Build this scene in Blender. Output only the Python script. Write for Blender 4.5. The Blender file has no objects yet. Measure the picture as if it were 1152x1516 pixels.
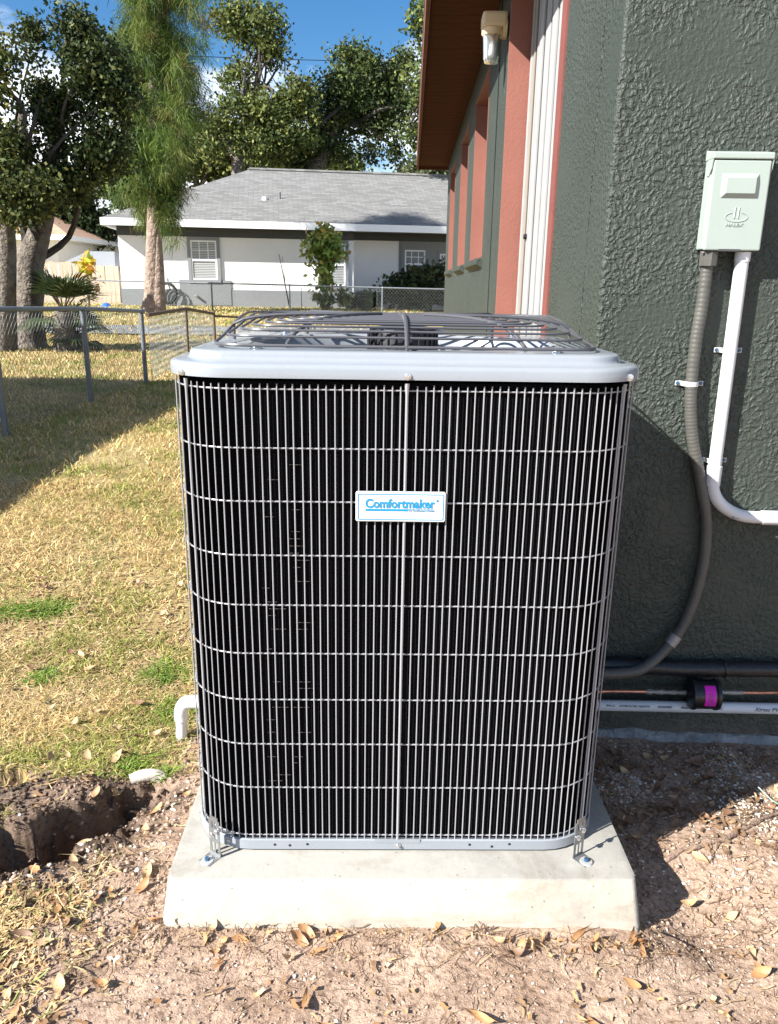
import bpy, bmesh, math, random
import numpy as np
from mathutils import Vector, Matrix

random.seed(7)
rng = np.random.default_rng(11)
C = bpy.context.scene.collection
sc = bpy.context.scene
pi = math.pi

# ------------------------------------------------------------------ camera
cam_d = bpy.data.cameras.new('camera')
cam = bpy.data.objects.new('camera', cam_d)
C.objects.link(cam)
cam_d.sensor_fit = 'HORIZONTAL'
cam_d.sensor_width = 36.0
cam_d.lens = 36.0 * 1145.0 / 1152.0
cam_d.clip_start = 0.02
cam_d.clip_end = 1500.0
cam.matrix_world = (Matrix.Translation((0, 0, 1.174)) @ Matrix.Rotation(math.radians(1.2366), 4, 'Z')
                    @ Matrix.Rotation(math.radians(90 - 16.2827), 4, 'X') @ Matrix.Rotation(math.radians(0.9), 4, 'Z'))
sc.camera = cam

# ------------------------------------------------------------------ light, sky, exposure
SUN_AZ = math.radians(34)      # direction the light travels, from +X towards +Y
SUN_EL = math.radians(35)
ld = Vector((math.cos(SUN_AZ) * math.cos(SUN_EL), math.sin(SUN_AZ) * math.cos(SUN_EL), -math.sin(SUN_EL)))
sun_d = bpy.data.lights.new('sun', 'SUN')
sun_d.energy = 5.0
sun_d.angle = math.radians(0.53)
sun_d.color = (1.0, 0.955, 0.89)
sun = bpy.data.objects.new('sun', sun_d)
C.objects.link(sun)
sun.rotation_euler = ld.to_track_quat('-Z', 'Y').to_euler()
sun.location = (-6, -5, 9)

world = bpy.data.worlds.new('World')
sc.world = world
world.use_nodes = True
wn = world.node_tree.nodes
wl = world.node_tree.links
wn.clear()
w_out = wn.new('ShaderNodeOutputWorld')
w_bg = wn.new('ShaderNodeBackground')
w_bg.inputs['Strength'].default_value = 0.052
sky = wn.new('ShaderNodeTexSky')
sky.sky_type = 'NISHITA'
sky.sun_disc = False
sky.sun_elevation = SUN_EL
sky.sun_rotation = math.atan2(-ld.x, -ld.y) % (2 * pi)
sky.altitude = 0
sky.air_density = 1.0
sky.dust_density = 0.3
sky.ozone_density = 4.0
w_hs = wn.new('ShaderNodeHueSaturation')
w_hs.inputs['Saturation'].default_value = 1.25
w_hs.inputs['Value'].default_value = 1.1
w_tc = wn.new('ShaderNodeTexCoord')
w_mp = wn.new('ShaderNodeMapping')
w_mp.inputs['Scale'].default_value = (1.0, 1.0, 2.3)
w_mp.inputs['Location'].default_value = (0.35, 0.0, 0.11)
w_ns = wn.new('ShaderNodeTexNoise')
w_ns.inputs['Scale'].default_value = 3.4
w_ns.inputs['Detail'].default_value = 7
w_ns.inputs['Roughness'].default_value = 0.55
w_cr = wn.new('ShaderNodeValToRGB')
w_cr.color_ramp.elements[0].position = 0.46
w_cr.color_ramp.elements[0].color = (0, 0, 0, 1)
w_cr.color_ramp.elements[1].position = 0.62
w_cr.color_ramp.elements[1].color = (1, 1, 1, 1)
w_mx = wn.new('ShaderNodeMixRGB')
w_mx.inputs['Color2'].default_value = (13.0, 13.4, 14.2, 1)
wl.new(w_tc.outputs['Generated'], w_mp.inputs['Vector'])
wl.new(w_mp.outputs['Vector'], w_ns.inputs['Vector'])
w_sep = wn.new('ShaderNodeSeparateXYZ')
w_el = wn.new('ShaderNodeMath'); w_el.operation = 'MULTIPLY_ADD'; w_el.inputs[1].default_value = -0.85; w_el.inputs[2].default_value = 0.17
w_el.use_clamp = False
w_mn = wn.new('ShaderNodeMath'); w_mn.operation = 'MAXIMUM'; w_mn.inputs[1].default_value = -0.06
w_ad = wn.new('ShaderNodeMath'); w_ad.operation = 'ADD'
wl.new(w_tc.outputs['Generated'], w_sep.inputs[0])
wl.new(w_sep.outputs['Z'], w_el.inputs[0]); wl.new(w_el.outputs[0], w_mn.inputs[0])
wl.new(w_ns.outputs['Fac'], w_ad.inputs[0]); wl.new(w_mn.outputs[0], w_ad.inputs[1])
wl.new(w_ad.outputs[0], w_cr.inputs['Fac'])
wl.new(w_cr.outputs['Color'], w_mx.inputs['Fac'])
wl.new(sky.outputs['Color'], w_hs.inputs['Color'])
wl.new(w_hs.outputs['Color'], w_mx.inputs['Color1'])
wl.new(w_mx.outputs['Color'], w_bg.inputs['Color'])
wl.new(w_bg.outputs['Background'], w_out.inputs['Surface'])

sc.render.engine = 'CYCLES'
sc.view_settings.view_transform = 'Standard'
sc.view_settings.look = 'None'
sc.view_settings.exposure = 1.5
sc.view_settings.gamma = 1.0
sc.view_settings.use_curve_mapping = False

# ------------------------------------------------------------------ materials
def mat(name, col, rough=0.6, metal=0.0, var=0.0, vscale=8.0, bump=0.0, bscale=40.0, spec=0.5, attr=None,
        coat=0.0, detail=5, col2=None, bdist=0.01, trans=0.0):
    m = bpy.data.materials.new(name)
    m.use_nodes = True
    nt = m.node_tree
    N, L = nt.nodes, nt.links
    b = N['Principled BSDF']
    b.inputs['Roughness'].default_value = rough
    b.inputs['Metallic'].default_value = metal
    b.inputs['Specular IOR Level'].default_value = spec
    b.inputs['Coat Weight'].default_value = coat
    b.inputs['Base Color'].default_value = (*col, 1)
    tc = N.new('ShaderNodeTexCoord')
    if attr:
        a = N.new('ShaderNodeAttribute')
        a.attribute_name = attr
        L.new(a.outputs['Color'], b.inputs['Base Color'])
    elif var > 0 or col2:
        n = N.new('ShaderNodeTexNoise')
        n.inputs['Scale'].default_value = vscale
        n.inputs['Detail'].default_value = detail
        n.inputs['Roughness'].default_value = 0.6
        L.new(tc.outputs['Object'], n.inputs['Vector'])
        r = N.new('ShaderNodeValToRGB')
        r.color_ramp.elements[0].position = 0.3
        r.color_ramp.elements[1].position = 0.7
        c2 = col2 if col2 else tuple(min(1, c * (1 + var)) for c in col)
        c1 = col if col2 else tuple(c * (1 - var) for c in col)
        r.color_ramp.elements[0].color = (*c1, 1)
        r.color_ramp.elements[1].color = (*c2, 1)
        L.new(n.outputs['Fac'], r.inputs['Fac'])
        L.new(r.outputs['Color'], b.inputs['Base Color'])
    if bump > 0:
        n2 = N.new('ShaderNodeTexNoise')
        n2.inputs['Scale'].default_value = bscale
        n2.inputs['Detail'].default_value = 6
        L.new(tc.outputs['Object'], n2.inputs['Vector'])
        bp = N.new('ShaderNodeBump')
        bp.inputs['Strength'].default_value = bump
        bp.inputs['Distance'].default_value = bdist
        L.new(n2.outputs['Fac'], bp.inputs['Height'])
        L.new(bp.outputs['Normal'], b.inputs['Normal'])
    if trans > 0:
        tr = N.new('ShaderNodeBsdfTranslucent')
        mx = N.new('ShaderNodeMixShader')
        mx.inputs['Fac'].default_value = trans
        if attr:
            L.new(a.outputs['Color'], tr.inputs['Color'])
        else:
            tr.inputs['Color'].default_value = (*col, 1)
        L.new(b.outputs['BSDF'], mx.inputs[1])
        L.new(tr.outputs['BSDF'], mx.inputs[2])
        L.new(mx.outputs['Shader'], N['Material Output'].inputs['Surface'])
    return m

def stucco_mat(name, col, var=0.12, scale=1.0):
    m = bpy.data.materials.new(name)
    m.use_nodes = True
    N, L = m.node_tree.nodes, m.node_tree.links
    b = N['Principled BSDF']
    b.inputs['Roughness'].default_value = 0.52
    b.inputs['Specular IOR Level'].default_value = 0.36
    tc = N.new('ShaderNodeTexCoord')
    # warp
    w = N.new('ShaderNodeTexNoise'); w.inputs['Scale'].default_value = 30 * scale; w.inputs['Detail'].default_value = 2
    L.new(tc.outputs['Object'], w.inputs['Vector'])
    ws = N.new('ShaderNodeVectorMath'); ws.operation = 'SCALE'; ws.inputs['Scale'].default_value = 0.022 / scale
    L.new(w.outputs['Color'], ws.inputs[0])
    ad = N.new('ShaderNodeVectorMath'); ad.operation = 'ADD'
    L.new(tc.outputs['Object'], ad.inputs[0]); L.new(ws.outputs['Vector'], ad.inputs[1])
    n1 = N.new('ShaderNodeTexNoise'); n1.inputs['Scale'].default_value = 88 * scale; n1.inputs['Detail'].default_value = 3
    n1.inputs['Roughness'].default_value = 0.45
    L.new(ad.outputs['Vector'], n1.inputs['Vector'])
    r = N.new('ShaderNodeValToRGB')
    r.color_ramp.elements[0].position = 0.38
    r.color_ramp.elements[0].color = (0, 0, 0, 1)
    r.color_ramp.elements[1].position = 0.68
    r.color_ramp.elements[1].color = (1, 1, 1, 1)
    r.color_ramp.interpolation = 'EASE'
    L.new(n1.outputs['Fac'], r.inputs['Fac'])
    # smooth patches
    n2 = N.new('ShaderNodeTexNoise'); n2.inputs['Scale'].default_value = 5 * scale; n2.inputs['Detail'].default_value = 3
    L.new(tc.outputs['Object'], n2.inputs['Vector'])
    r2 = N.new('ShaderNodeValToRGB')
    r2.color_ramp.elements[0].position = 0.38
    r2.color_ramp.elements[0].color = (0.25, 0.25, 0.25, 1)
    r2.color_ramp.elements[1].position = 0.53
    r2.color_ramp.elements[1].color = (1, 1, 1, 1)
    L.new(n2.outputs['Fac'], r2.inputs['Fac'])
    mu = N.new('ShaderNodeMath'); mu.operation = 'MULTIPLY'
    L.new(r.outputs['Color'], mu.inputs[0]); L.new(r2.outputs['Color'], mu.inputs[1])
    fine = N.new('ShaderNodeTexNoise'); fine.inputs['Scale'].default_value = 165 * scale; fine.inputs['Detail'].default_value = 3
    L.new(tc.outputs['Object'], fine.inputs['Vector'])
    ma = N.new('ShaderNodeMath'); ma.operation = 'MULTIPLY_ADD'; ma.inputs[1].default_value = 0.42
    L.new(fine.outputs['Fac'], ma.inputs[0]); L.new(mu.outputs[0], ma.inputs[2])
    bp = N.new('ShaderNodeBump'); bp.inputs['Strength'].default_value = 1.0; bp.inputs['Distance'].default_value = 0.0036 / scale
    L.new(ma.outputs[0], bp.inputs['Height']); L.new(bp.outputs['Normal'], b.inputs['Normal'])
    n3 = N.new('ShaderNodeTexNoise'); n3.inputs['Scale'].default_value = 2.5; n3.inputs['Detail'].default_value = 6
    L.new(tc.outputs['Object'], n3.inputs['Vector'])
    rc = N.new('ShaderNodeValToRGB')
    rc.color_ramp.elements[0].position = 0.3; rc.color_ramp.elements[1].position = 0.7
    rc.color_ramp.elements[0].color = (*[c * (1 - var) for c in col], 1)
    rc.color_ramp.elements[1].color = (*[c * (1 + var) for c in col], 1)
    L.new(n3.outputs['Fac'], rc.inputs['Fac'])
    sx = N.new('ShaderNodeSeparateXYZ'); L.new(tc.outputs['Object'], sx.inputs[0])
    n4 = N.new('ShaderNodeTexNoise'); n4.inputs['Scale'].default_value = 9; n4.inputs['Detail'].default_value = 8; n4.inputs['Roughness'].default_value = 0.7
    L.new(tc.outputs['Object'], n4.inputs['Vector'])
    m4 = N.new('ShaderNodeMath'); m4.operation = 'MULTIPLY_ADD'; m4.inputs[1].default_value = -0.35; L.new(n4.outputs['Fac'], m4.inputs[0]); L.new(sx.outputs['Z'], m4.inputs[2])
    mr = N.new('ShaderNodeMapRange'); mr.inputs['From Min'].default_value = -0.26; mr.inputs['From Max'].default_value = -0.13; mr.inputs['To Min'].default_value = 0.65; mr.inputs['To Max'].default_value = 0.0
    L.new(m4.outputs[0], mr.inputs['Value'])
    md = N.new('ShaderNodeMixRGB'); md.inputs['Color2'].default_value = (0.20, 0.16, 0.125, 1)
    L.new(mr.outputs['Result'], md.inputs['Fac']); L.new(rc.outputs['Color'], md.inputs['Color1'])
    # faint pale scuffs
    n5 = N.new('ShaderNodeTexNoise'); n5.inputs['Scale'].default_value = 3.2; n5.inputs['Detail'].default_value = 12; n5.inputs['Roughness'].default_value = 0.85
    L.new(tc.outputs['Object'], n5.inputs['Vector'])
    r5 = N.new('ShaderNodeValToRGB'); r5.color_ramp.elements[0].position = 0.60; r5.color_ramp.elements[0].color = (0, 0, 0, 1); r5.color_ramp.elements[1].position = 0.74; r5.color_ramp.elements[1].color = (0.5, 0.5, 0.5, 1)
    L.new(n5.outputs['Fac'], r5.inputs['Fac'])
    m6 = N.new('ShaderNodeMixRGB'); m6.inputs['Color2'].default_value = (0.12, 0.13, 0.12, 1)
    L.new(r5.outputs['Color'], m6.inputs['Fac']); L.new(md.outputs['Color'], m6.inputs['Color1'])
    L.new(m6.outputs['Color'], b.inputs['Base Color'])
    return m

M = {}
M['stucco'] = stucco_mat('green_stucco', (0.040, 0.050, 0.0415))
M['pink'] = mat('salmon_paint', (0.235, 0.088, 0.065), 0.55, var=0.08, vscale=5, bump=0.35, bscale=90, bdist=0.004)
M['red_trim'] = mat('red_trim', (0.17, 0.05, 0.04), 0.6, var=0.1, bump=0.2)
M['soffit'] = mat('soffit_brown', (0.085, 0.033, 0.023), 0.9, var=0.25, vscale=6, bump=0.15, bscale=30, spec=0.05)
M['fascia'] = mat('fascia_brown', (0.13, 0.04, 0.025), 0.8, var=0.2, vscale=6)
M['white_metal'] = mat('white_painted_metal', (0.5, 0.505, 0.50), 0.4, var=0.05, vscale=7)
M['slat'] = mat('shutter_white', (0.33, 0.335, 0.34), 0.45, var=0.08, vscale=9)
M['slat_beige'] = mat('shutter_beige', (0.27, 0.24, 0.19), 0.5)
M['track_grey'] = mat('track_grey', (0.045, 0.045, 0.045), 0.6)
M['glass'] = mat('dark_glass', (0.03, 0.035, 0.04), 0.08, spec=0.8)
M['cap_paint'] = mat('grey_cap_paint', (0.235, 0.258, 0.285), 0.28, var=0.03, vscale=12, coat=0.25, bump=0.03, bscale=120)
M['wire'] = mat('grille_wire_coating', (0.27, 0.272, 0.285), 0.34, metal=0.0)
M['guard'] = mat('guard_wire_coating', (0.10, 0.10, 0.11), 0.3, metal=0.3)
M['coil'] = mat('coil_fins', (0.008, 0.008, 0.0095), 0.95, bump=0.6, bscale=260, bdist=0.003, spec=0.03)
M['coil_tube'] = mat('coil_tube', (0.10, 0.09, 0.09), 0.45, metal=0.4)
M['black'] = mat('black_plastic', (0.012, 0.012, 0.014), 0.3)
M['motor'] = mat('motor_black', (0.015, 0.015, 0.018), 0.4, bump=0.2)
M['galv'] = mat('galvanised_steel', (0.27, 0.28, 0.28), 0.42, metal=0.7, var=0.15, vscale=60)
M['washer'] = mat('zinc_washer', (0.42, 0.42, 0.41), 0.4, metal=0.3)
M['bolt'] = mat('bolt_steel', (0.62, 0.64, 0.66), 0.25, metal=0.9)
M['bolt_blue'] = mat('blue_screw', (0.06, 0.14, 0.24), 0.3, metal=0.6)
M['blade'] = mat('fan_blade_grey', (0.28, 0.29, 0.31), 0.4, metal=0.3)
M['badge'] = mat('badge_white', (0.56, 0.585, 0.59), 0.35)
M['cyan'] = mat('badge_cyan', (0.0, 0.21, 0.42), 0.4)
M['pvc'] = mat('white_pvc', (0.60, 0.62, 0.64), 0.32, var=0.04, vscale=14)
M['pvc_dirty'] = mat('soiled_pvc', (0.55, 0.50, 0.43), 0.6, var=0.25, vscale=40, bump=0.2)
M['print'] = mat('pipe_print', (0.05, 0.06, 0.10), 0.6)
M['flex'] = mat('grey_green_conduit', (0.075, 0.074, 0.066), 0.5, var=0.15, vscale=25, bump=0.12)
M['box'] = mat('disconnect_grey_paint', (0.285, 0.335, 0.305), 0.42, var=0.02, vscale=10)
M['copper'] = mat('copper_pipe', (0.55, 0.24, 0.15), 0.38, metal=0.8, var=0.35, vscale=50)
M['solder'] = mat('solder_grey', (0.35, 0.33, 0.31), 0.45, metal=0.6, bump=0.6, bscale=200)
M['foam'] = mat('black_foam', (0.012, 0.013, 0.016), 0.38, bump=0.3, bscale=60)
M['magenta'] = mat('magenta_label', (0.62, 0.01, 0.42), 0.4)
M['foot'] = mat('raw_footing', (0.30, 0.31, 0.31), 0.9, var=0.35, vscale=20, bump=0.8, bscale=60, bdist=0.02)
M['galv_fence'] = mat('fence_steel', (0.17, 0.19, 0.21), 0.5, metal=0.3, var=0.15)
M['fence_wire'] = mat('fence_wire', (0.20, 0.215, 0.215), 0.55, metal=0.2)
M['bark'] = mat('oak_bark', (0.135, 0.115, 0.095), 0.9, var=0.5, vscale=7, bump=1.0, bscale=14, bdist=0.08)
M['limb'] = mat('limb_bark', (0.055, 0.047, 0.04), 0.9, var=0.4, vscale=7)
M['pine_bark'] = mat('pine_bark', (0.24, 0.18, 0.145), 0.9, var=0.35, vscale=7, bump=1.0, bscale=11, bdist=0.08)
M['leaf'] = mat('tree_leaf', (0.06, 0.09, 0.03), 0.62, spec=0.25, attr='col', trans=0.28)
M['grass'] = mat('grass_blade', (0.1, 0.1, 0.05), 0.6, attr='col', trans=0.3, spec=0.3)
M['dryleaf'] = mat('dry_leaf_tan', (0.42, 0.23, 0.10), 0.55, var=0.3, vscale=30, col2=(0.26, 0.125, 0.055))
M['dryleaf2'] = mat('dry_leaf_pale', (0.46, 0.31, 0.17), 0.6, var=0.2, vscale=30)
M['dryleaf3'] = mat('dry_leaf_brown', (0.18, 0.10, 0.055), 0.6, var=0.2, vscale=30)
M['root'] = mat('soil_coated_root', (0.24, 0.165, 0.12), 0.9, var=0.35, vscale=60, bump=0.8, bscale=140)
M['twig'] = mat('twig_brown', (0.10, 0.065, 0.042), 0.85, var=0.3, vscale=50)
M['straw'] = mat('straw', (0.4, 0.3, 0.14), 0.8, attr='col', trans=0.15)
M['shell'] = mat('shell_white', (0.66, 0.63, 0.57), 0.6, attr='col')
M['hwall'] = mat('neighbour_white_stucco', (0.80, 0.80, 0.80), 0.7, var=0.03, vscale=2, bump=0.2, bscale=12)
M['hgrey'] = mat('neighbour_grey_paint', (0.22, 0.235, 0.25), 0.7, var=0.04)
M['eave_shade_strip'] = mat('dark_eave_shade', (0.06, 0.065, 0.07), 0.7)  # shade below the neighbour's eave, put into a dark colour
M['htrim'] = mat('neighbour_trim', (0.80, 0.82, 0.84), 0.5)
M['tan_roof'] = mat('tan_roof', (0.40, 0.25, 0.17), 0.85, var=0.15, vscale=4, bump=0.4)
M['wood'] = mat('weathered_board', (0.46, 0.38, 0.29), 0.85, var=0.25, vscale=6, bump=0.3)
M['rubber'] = mat('dark_hose', (0.03, 0.035, 0.03), 0.5)
M['blue_pl'] = mat('blue_plastic', (0.02, 0.12, 0.55), 0.4)
M['stone'] = mat('limestone', (0.50, 0.45, 0.38), 0.9, var=0.2, bump=0.6)
M['path'] = mat('grey_path', (0.17, 0.175, 0.18), 0.9, var=0.2, vscale=2, bump=0.3)
M['lamp_cream'] = mat('lamp_cream_paint', (0.66, 0.52, 0.34), 0.4)
M['blind'] = mat('window_blind', (0.45, 0.465, 0.47), 0.5)
M['paleglass'] = mat('house_glass', (0.10, 0.12, 0.13), 0.08, spec=0.8)

def jar_glass():
    m = mat('jar_glass', (0.82, 0.84, 0.84), 0.12, spec=0.6)
    b = m.node_tree.nodes['Principled BSDF']
    b.inputs['Transmission Weight'].default_value = 0.92
    return m
M['jar'] = jar_glass()

def concrete_mat():
    m = mat('concrete_pad', (0.56, 0.52, 0.45), 0.85, bump=0.25, bscale=70, bdist=0.004)
    N, L = m.node_tree.nodes, m.node_tree.links
    b = N['Principled BSDF']
    tc = [n for n in N if n.type == 'TEX_COORD'][0]
    n = N.new('ShaderNodeTexNoise'); n.inputs['Scale'].default_value = 5; n.inputs['Detail'].default_value = 8; n.inputs['Roughness'].default_value = 0.7
    L.new(tc.outputs['Object'], n.inputs['Vector'])
    r = N.new('ShaderNodeValToRGB')
    r.color_ramp.elements[0].position = 0.33; r.color_ramp.elements[0].color = (0.30, 0.275, 0.235, 1)
    r.color_ramp.elements[1].position = 0.55; r.color_ramp.elements[1].color = (0.415, 0.385, 0.325, 1)
    L.new(n.outputs['Fac'], r.inputs['Fac'])
    v = N.new('ShaderNodeTexVoronoi'); v.inputs['Scale'].default_value = 42
    L.new(tc.outputs['Object'], v.inputs['Vector'])
    rr = N.new('ShaderNodeValToRGB')
    rr.color_ramp.elements[0].position = 0.045; rr.color_ramp.elements[0].color = (0.35, 0.32, 0.28, 1)
    rr.color_ramp.elements[1].position = 0.10; rr.color_ramp.elements[1].color = (1, 1, 1, 1)
    L.new(v.outputs['Distance'], rr.inputs['Fac'])
    mx = N.new('ShaderNodeMixRGB'); mx.blend_type = 'MULTIPLY'; mx.inputs['Fac'].default_value = 0.8
    L.new(r.outputs['Color'], mx.inputs['Color1']); L.new(rr.outputs['Color'], mx.inputs['Color2'])
    L.new(mx.outputs['Color'], b.inputs['Base Color'])
    return m
M['pad'] = concrete_mat()
def pad_top():
    nt = M['pad'].node_tree; N, L = nt.nodes, nt.links
    b = N['Principled BSDF']; src = b.inputs['Base Color'].links[0].from_socket
    tc = [n for n in N if n.type == 'TEX_COORD'][0]
    sx = N.new('ShaderNodeSeparateXYZ'); L.new(tc.outputs['Object'], sx.inputs[0])
    mr = N.new('ShaderNodeMapRange'); mr.inputs['From Min'].default_value = 0.077; mr.inputs['From Max'].default_value = 0.0825
    L.new(sx.outputs['Z'], mr.inputs['Value'])
    mx = N.new('ShaderNodeMixRGB'); mx.blend_type = 'MULTIPLY'; mx.inputs['Color2'].default_value = (0.72, 0.75, 0.80, 1)
    L.new(mr.outputs['Result'], mx.inputs['Fac']); L.new(src, mx.inputs['Color1']); L.new(mx.outputs['Color'], b.inputs['Base Color'])
    # scuffs and mortar smears
    n = N.new('ShaderNodeTexNoise'); n.inputs['Scale'].default_value = 2.2; n.inputs['Detail'].default_value = 9; n.inputs['Roughness'].default_value = 0.75; n.inputs['Distortion'].default_value = 1.5
    mp = N.new('ShaderNodeMapping'); mp.inputs['Scale'].default_value = (1, 1, 5); L.new(tc.outputs['Object'], mp.inputs['Vector']); L.new(mp.outputs['Vector'], n.inputs['Vector'])
    r = N.new('ShaderNodeValToRGB'); r.color_ramp.elements[0].position = 0.34; r.color_ramp.elements[0].color = (0.72, 0.68, 0.62, 1)
    r.color_ramp.elements[1].position = 0.5; r.color_ramp.elements[1].color = (1, 1, 1, 1); L.new(n.outputs['Fac'], r.inputs['Fac'])
    m2 = N.new('ShaderNodeMixRGB'); m2.blend_type = 'MULTIPLY'; m2.inputs['Fac'].default_value = 0.9
    L.new(mx.outputs['Color'], m2.inputs['Color1']); L.new(r.outputs['Color'], m2.inputs['Color2']); L.new(m2.outputs['Color'], b.inputs['Base Color'])
pad_top()

def shingle_mat():
    m = mat('grey_shingles', (0.36, 0.37, 0.37), 0.9)
    N, L = m.node_tree.nodes, m.node_tree.links
    b = N['Principled BSDF']
    tc = [n for n in N if n.type == 'TEX_COORD'][0]
    mp = N.new('ShaderNodeMapping')
    L.new(tc.outputs['Object'], mp.inputs['Vector'])
    br = N.new('ShaderNodeTexBrick')
    br.inputs['Scale'].default_value = 1.0
    br.inputs['Brick Width'].default_value = 0.32
    br.inputs['Row Height'].default_value = 0.14
    br.inputs['Mortar Size'].default_value = 0.012
    br.inputs['Color1'].default_value = (0.13, 0.13, 0.125, 1)
    br.inputs['Color2'].default_value = (0.20, 0.20, 0.195, 1)
    br.inputs['Mortar'].default_value = (0.12, 0.12, 0.118, 1)
    L.new(mp.outputs['Vector'], br.inputs['Vector'])
    L.new(br.outputs['Color'], b.inputs['Base Color'])
    bp = N.new('ShaderNodeBump'); bp.inputs['Strength'].default_value = 0.6; bp.inputs['Distance'].default_value = 0.02
    L.new(br.outputs['Fac'], bp.inputs['Height']); bp.invert = True
    L.new(bp.outputs['Normal'], b.inputs['Normal'])
    return m
M['shingle'] = shingle_mat()

# ------------------------------------------------------------------ helpers
class MB:
    def __init__(s):
        s.v = []; s.f = []; s.n = 0
    def add(s, verts, faces):
        o = len(s.v)
        s.v.extend([tuple(map(float, p)) for p in verts])
        s.f.extend([tuple(i + o for i in f) for f in faces])
        return s
    def box(s, x0, x1, y0, y1, z0, z1):
        v = [(x0, y0, z0), (x1, y0, z0), (x1, y1, z0), (x0, y1, z0), (x0, y0, z1), (x1, y0, z1), (x1, y1, z1), (x0, y1, z1)]
        return s.add(v, [(0, 3, 2, 1), (4, 5, 6, 7), (0, 1, 5, 4), (1, 2, 6, 5), (2, 3, 7, 6), (3, 0, 4, 7)])
    def tube(s, pts, r, n=8, closed=False, cap=True):
        P = [Vector(p) for p in pts]
        m = len(P)
        rs = list(r) if hasattr(r, '__len__') else [r] * m
        T = []
        for i in range(m):
            if closed:
                t = P[(i + 1) % m] - P[i - 1]
            else:
                t = P[min(i + 1, m - 1)] - P[max(i - 1, 0)]
            T.append(t.normalized() if t.length > 0 else Vector((0, 0, 1)))
        up = Vector((0, 0, 1)) if abs(T[0].z) < 0.9 else Vector((1, 0, 0))
        a = T[0].cross(up).normalized()
        vs = []
        for i in range(m):
            a = (a - T[i] * a.dot(T[i])).normalized()
            b = T[i].cross(a)
            for k in range(n):
                an = 2 * pi * k / n
                vs.append(P[i] + (a * math.cos(an) + b * math.sin(an)) * rs[i])
        fs = []
        for i in range(m if closed else m - 1):
            j = (i + 1) % m
            for k in range(n):
                l = (k + 1) % n
                fs.append((i * n + k, i * n + l, j * n + l, j * n + k))
        if cap and not closed:
            fs.append(tuple(range(n - 1, -1, -1)))
            fs.append(tuple((m - 1) * n + k for k in range(n)))
        return s.add(vs, fs)
    def lathe(s, prof, c, axis='Z', n=24):
        vs = []; fs = []
        for r, h in prof:
            for k in range(n):
                a = 2 * pi * k / n
                p = (r * math.cos(a), r * math.sin(a), h)
                if axis == 'X': p = (p[2], p[0], p[1])
                if axis == 'Y': p = (p[0], p[2], p[1])
                vs.append((c[0] + p[0], c[1] + p[1], c[2] + p[2]))
        for i in range(len(prof) - 1):
            for k in range(n):
                l = (k + 1) % n
                f = (i * n + k, i * n + l, (i + 1) * n + l, (i + 1) * n + k)
                fs.append(f if axis != 'Y' else f[::-1])
        return s.add(vs, fs)
    def build(s, name, m, parent=None, smooth=False, bevel=0.0, angle=None):
        me = bpy.data.meshes.new(name)
        me.from_pydata(s.v, [], s.f)
        me.materials.append(m)
        if smooth:
            me.shade_smooth()
            if angle is None: angle = 40
            try: me.set_sharp_from_angle(angle=math.radians(angle))
            except Exception: pass
        o = bpy.data.objects.new(name, me)
        C.objects.link(o)
        if parent is not None: o.parent = parent
        if bevel > 0:
            b = o.modifiers.new('bevel', 'BEVEL'); b.width = bevel; b.segments = 2; b.limit_method = 'ANGLE'
            b.angle_limit = math.radians(40)
        return o

def tag(o, label=None, cat=None, group=None, kind=None):
    if label: o['label'] = label
    if cat: o['category'] = cat
    if group: o['group'] = group
    if kind: o['kind'] = kind
    return o

def empty(name, loc, rz=0.0):
    o = bpy.data.objects.new(name, None)
    C.objects.link(o)
    o.location = loc
    o.rotation_euler = (0, 0, rz)
    o.empty_display_size = 0.1
    return o

def set_par(parent, *objs):
    """parts built in world coordinates: keep them there under their thing"""
    bpy.context.view_layer.update()
    inv = parent.matrix_world.inverted()
    for o in objs:
        o.parent = parent
        o.matrix_parent_inverse = inv

class Thing:
    """an Empty with parts given in world coordinates"""
    def __init__(s, name, loc, label, cat, group=None, rz=0.0):
        s.e = empty(name, loc, rz)
        tag(s.e, label, cat, group)
        s.inv = (Matrix.Translation(loc) @ Matrix.Rotation(rz, 4, 'Z')).inverted()
    def part(s, mb, name, m, parent=None, **k):
        o = mb.build(name, m, **k)
        if parent is None:
            o.parent = s.e
            o.matrix_parent_inverse = s.inv
        else:
            o.parent = parent
            # parent parts have identity world matrix, nothing to undo
        return o
    def obj(s, o, parent=None):
        if parent is None:
            o.parent = s.e; o.matrix_parent_inverse = s.inv
        else:
            o.parent = parent
        return o

def np_mesh(name, V, F, m, col=None, smooth=False):
    """V (n,3), F (m,k) arrays"""
    V = np.asarray(V, np.float32); F = np.asarray(F, np.int32)
    me = bpy.data.meshes.new(name)
    k = F.shape[1]
    me.vertices.add(len(V)); me.loops.add(F.size); me.polygons.add(len(F))
    me.vertices.foreach_set('co', V.ravel())
    me.loops.foreach_set('vertex_index', F.ravel())
    me.polygons.foreach_set('loop_start', np.arange(0, F.size, k, dtype=np.int32))
    me.polygons.foreach_set('loop_total', np.full(len(F), k, np.int32))
    if smooth: me.polygons.foreach_set('use_smooth', np.ones(len(F), bool))
    me.update(calc_edges=True)
    if col is not None:
        a = me.color_attributes.new('col', 'FLOAT_COLOR', 'POINT')
        cc = np.ones((len(V), 4), np.float32); cc[:, :3] = col
        a.data.foreach_set('color', cc.ravel())
    me.materials.append(m)
    o = bpy.data.objects.new(name, me)
    C.objects.link(o)
    return o

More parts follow.
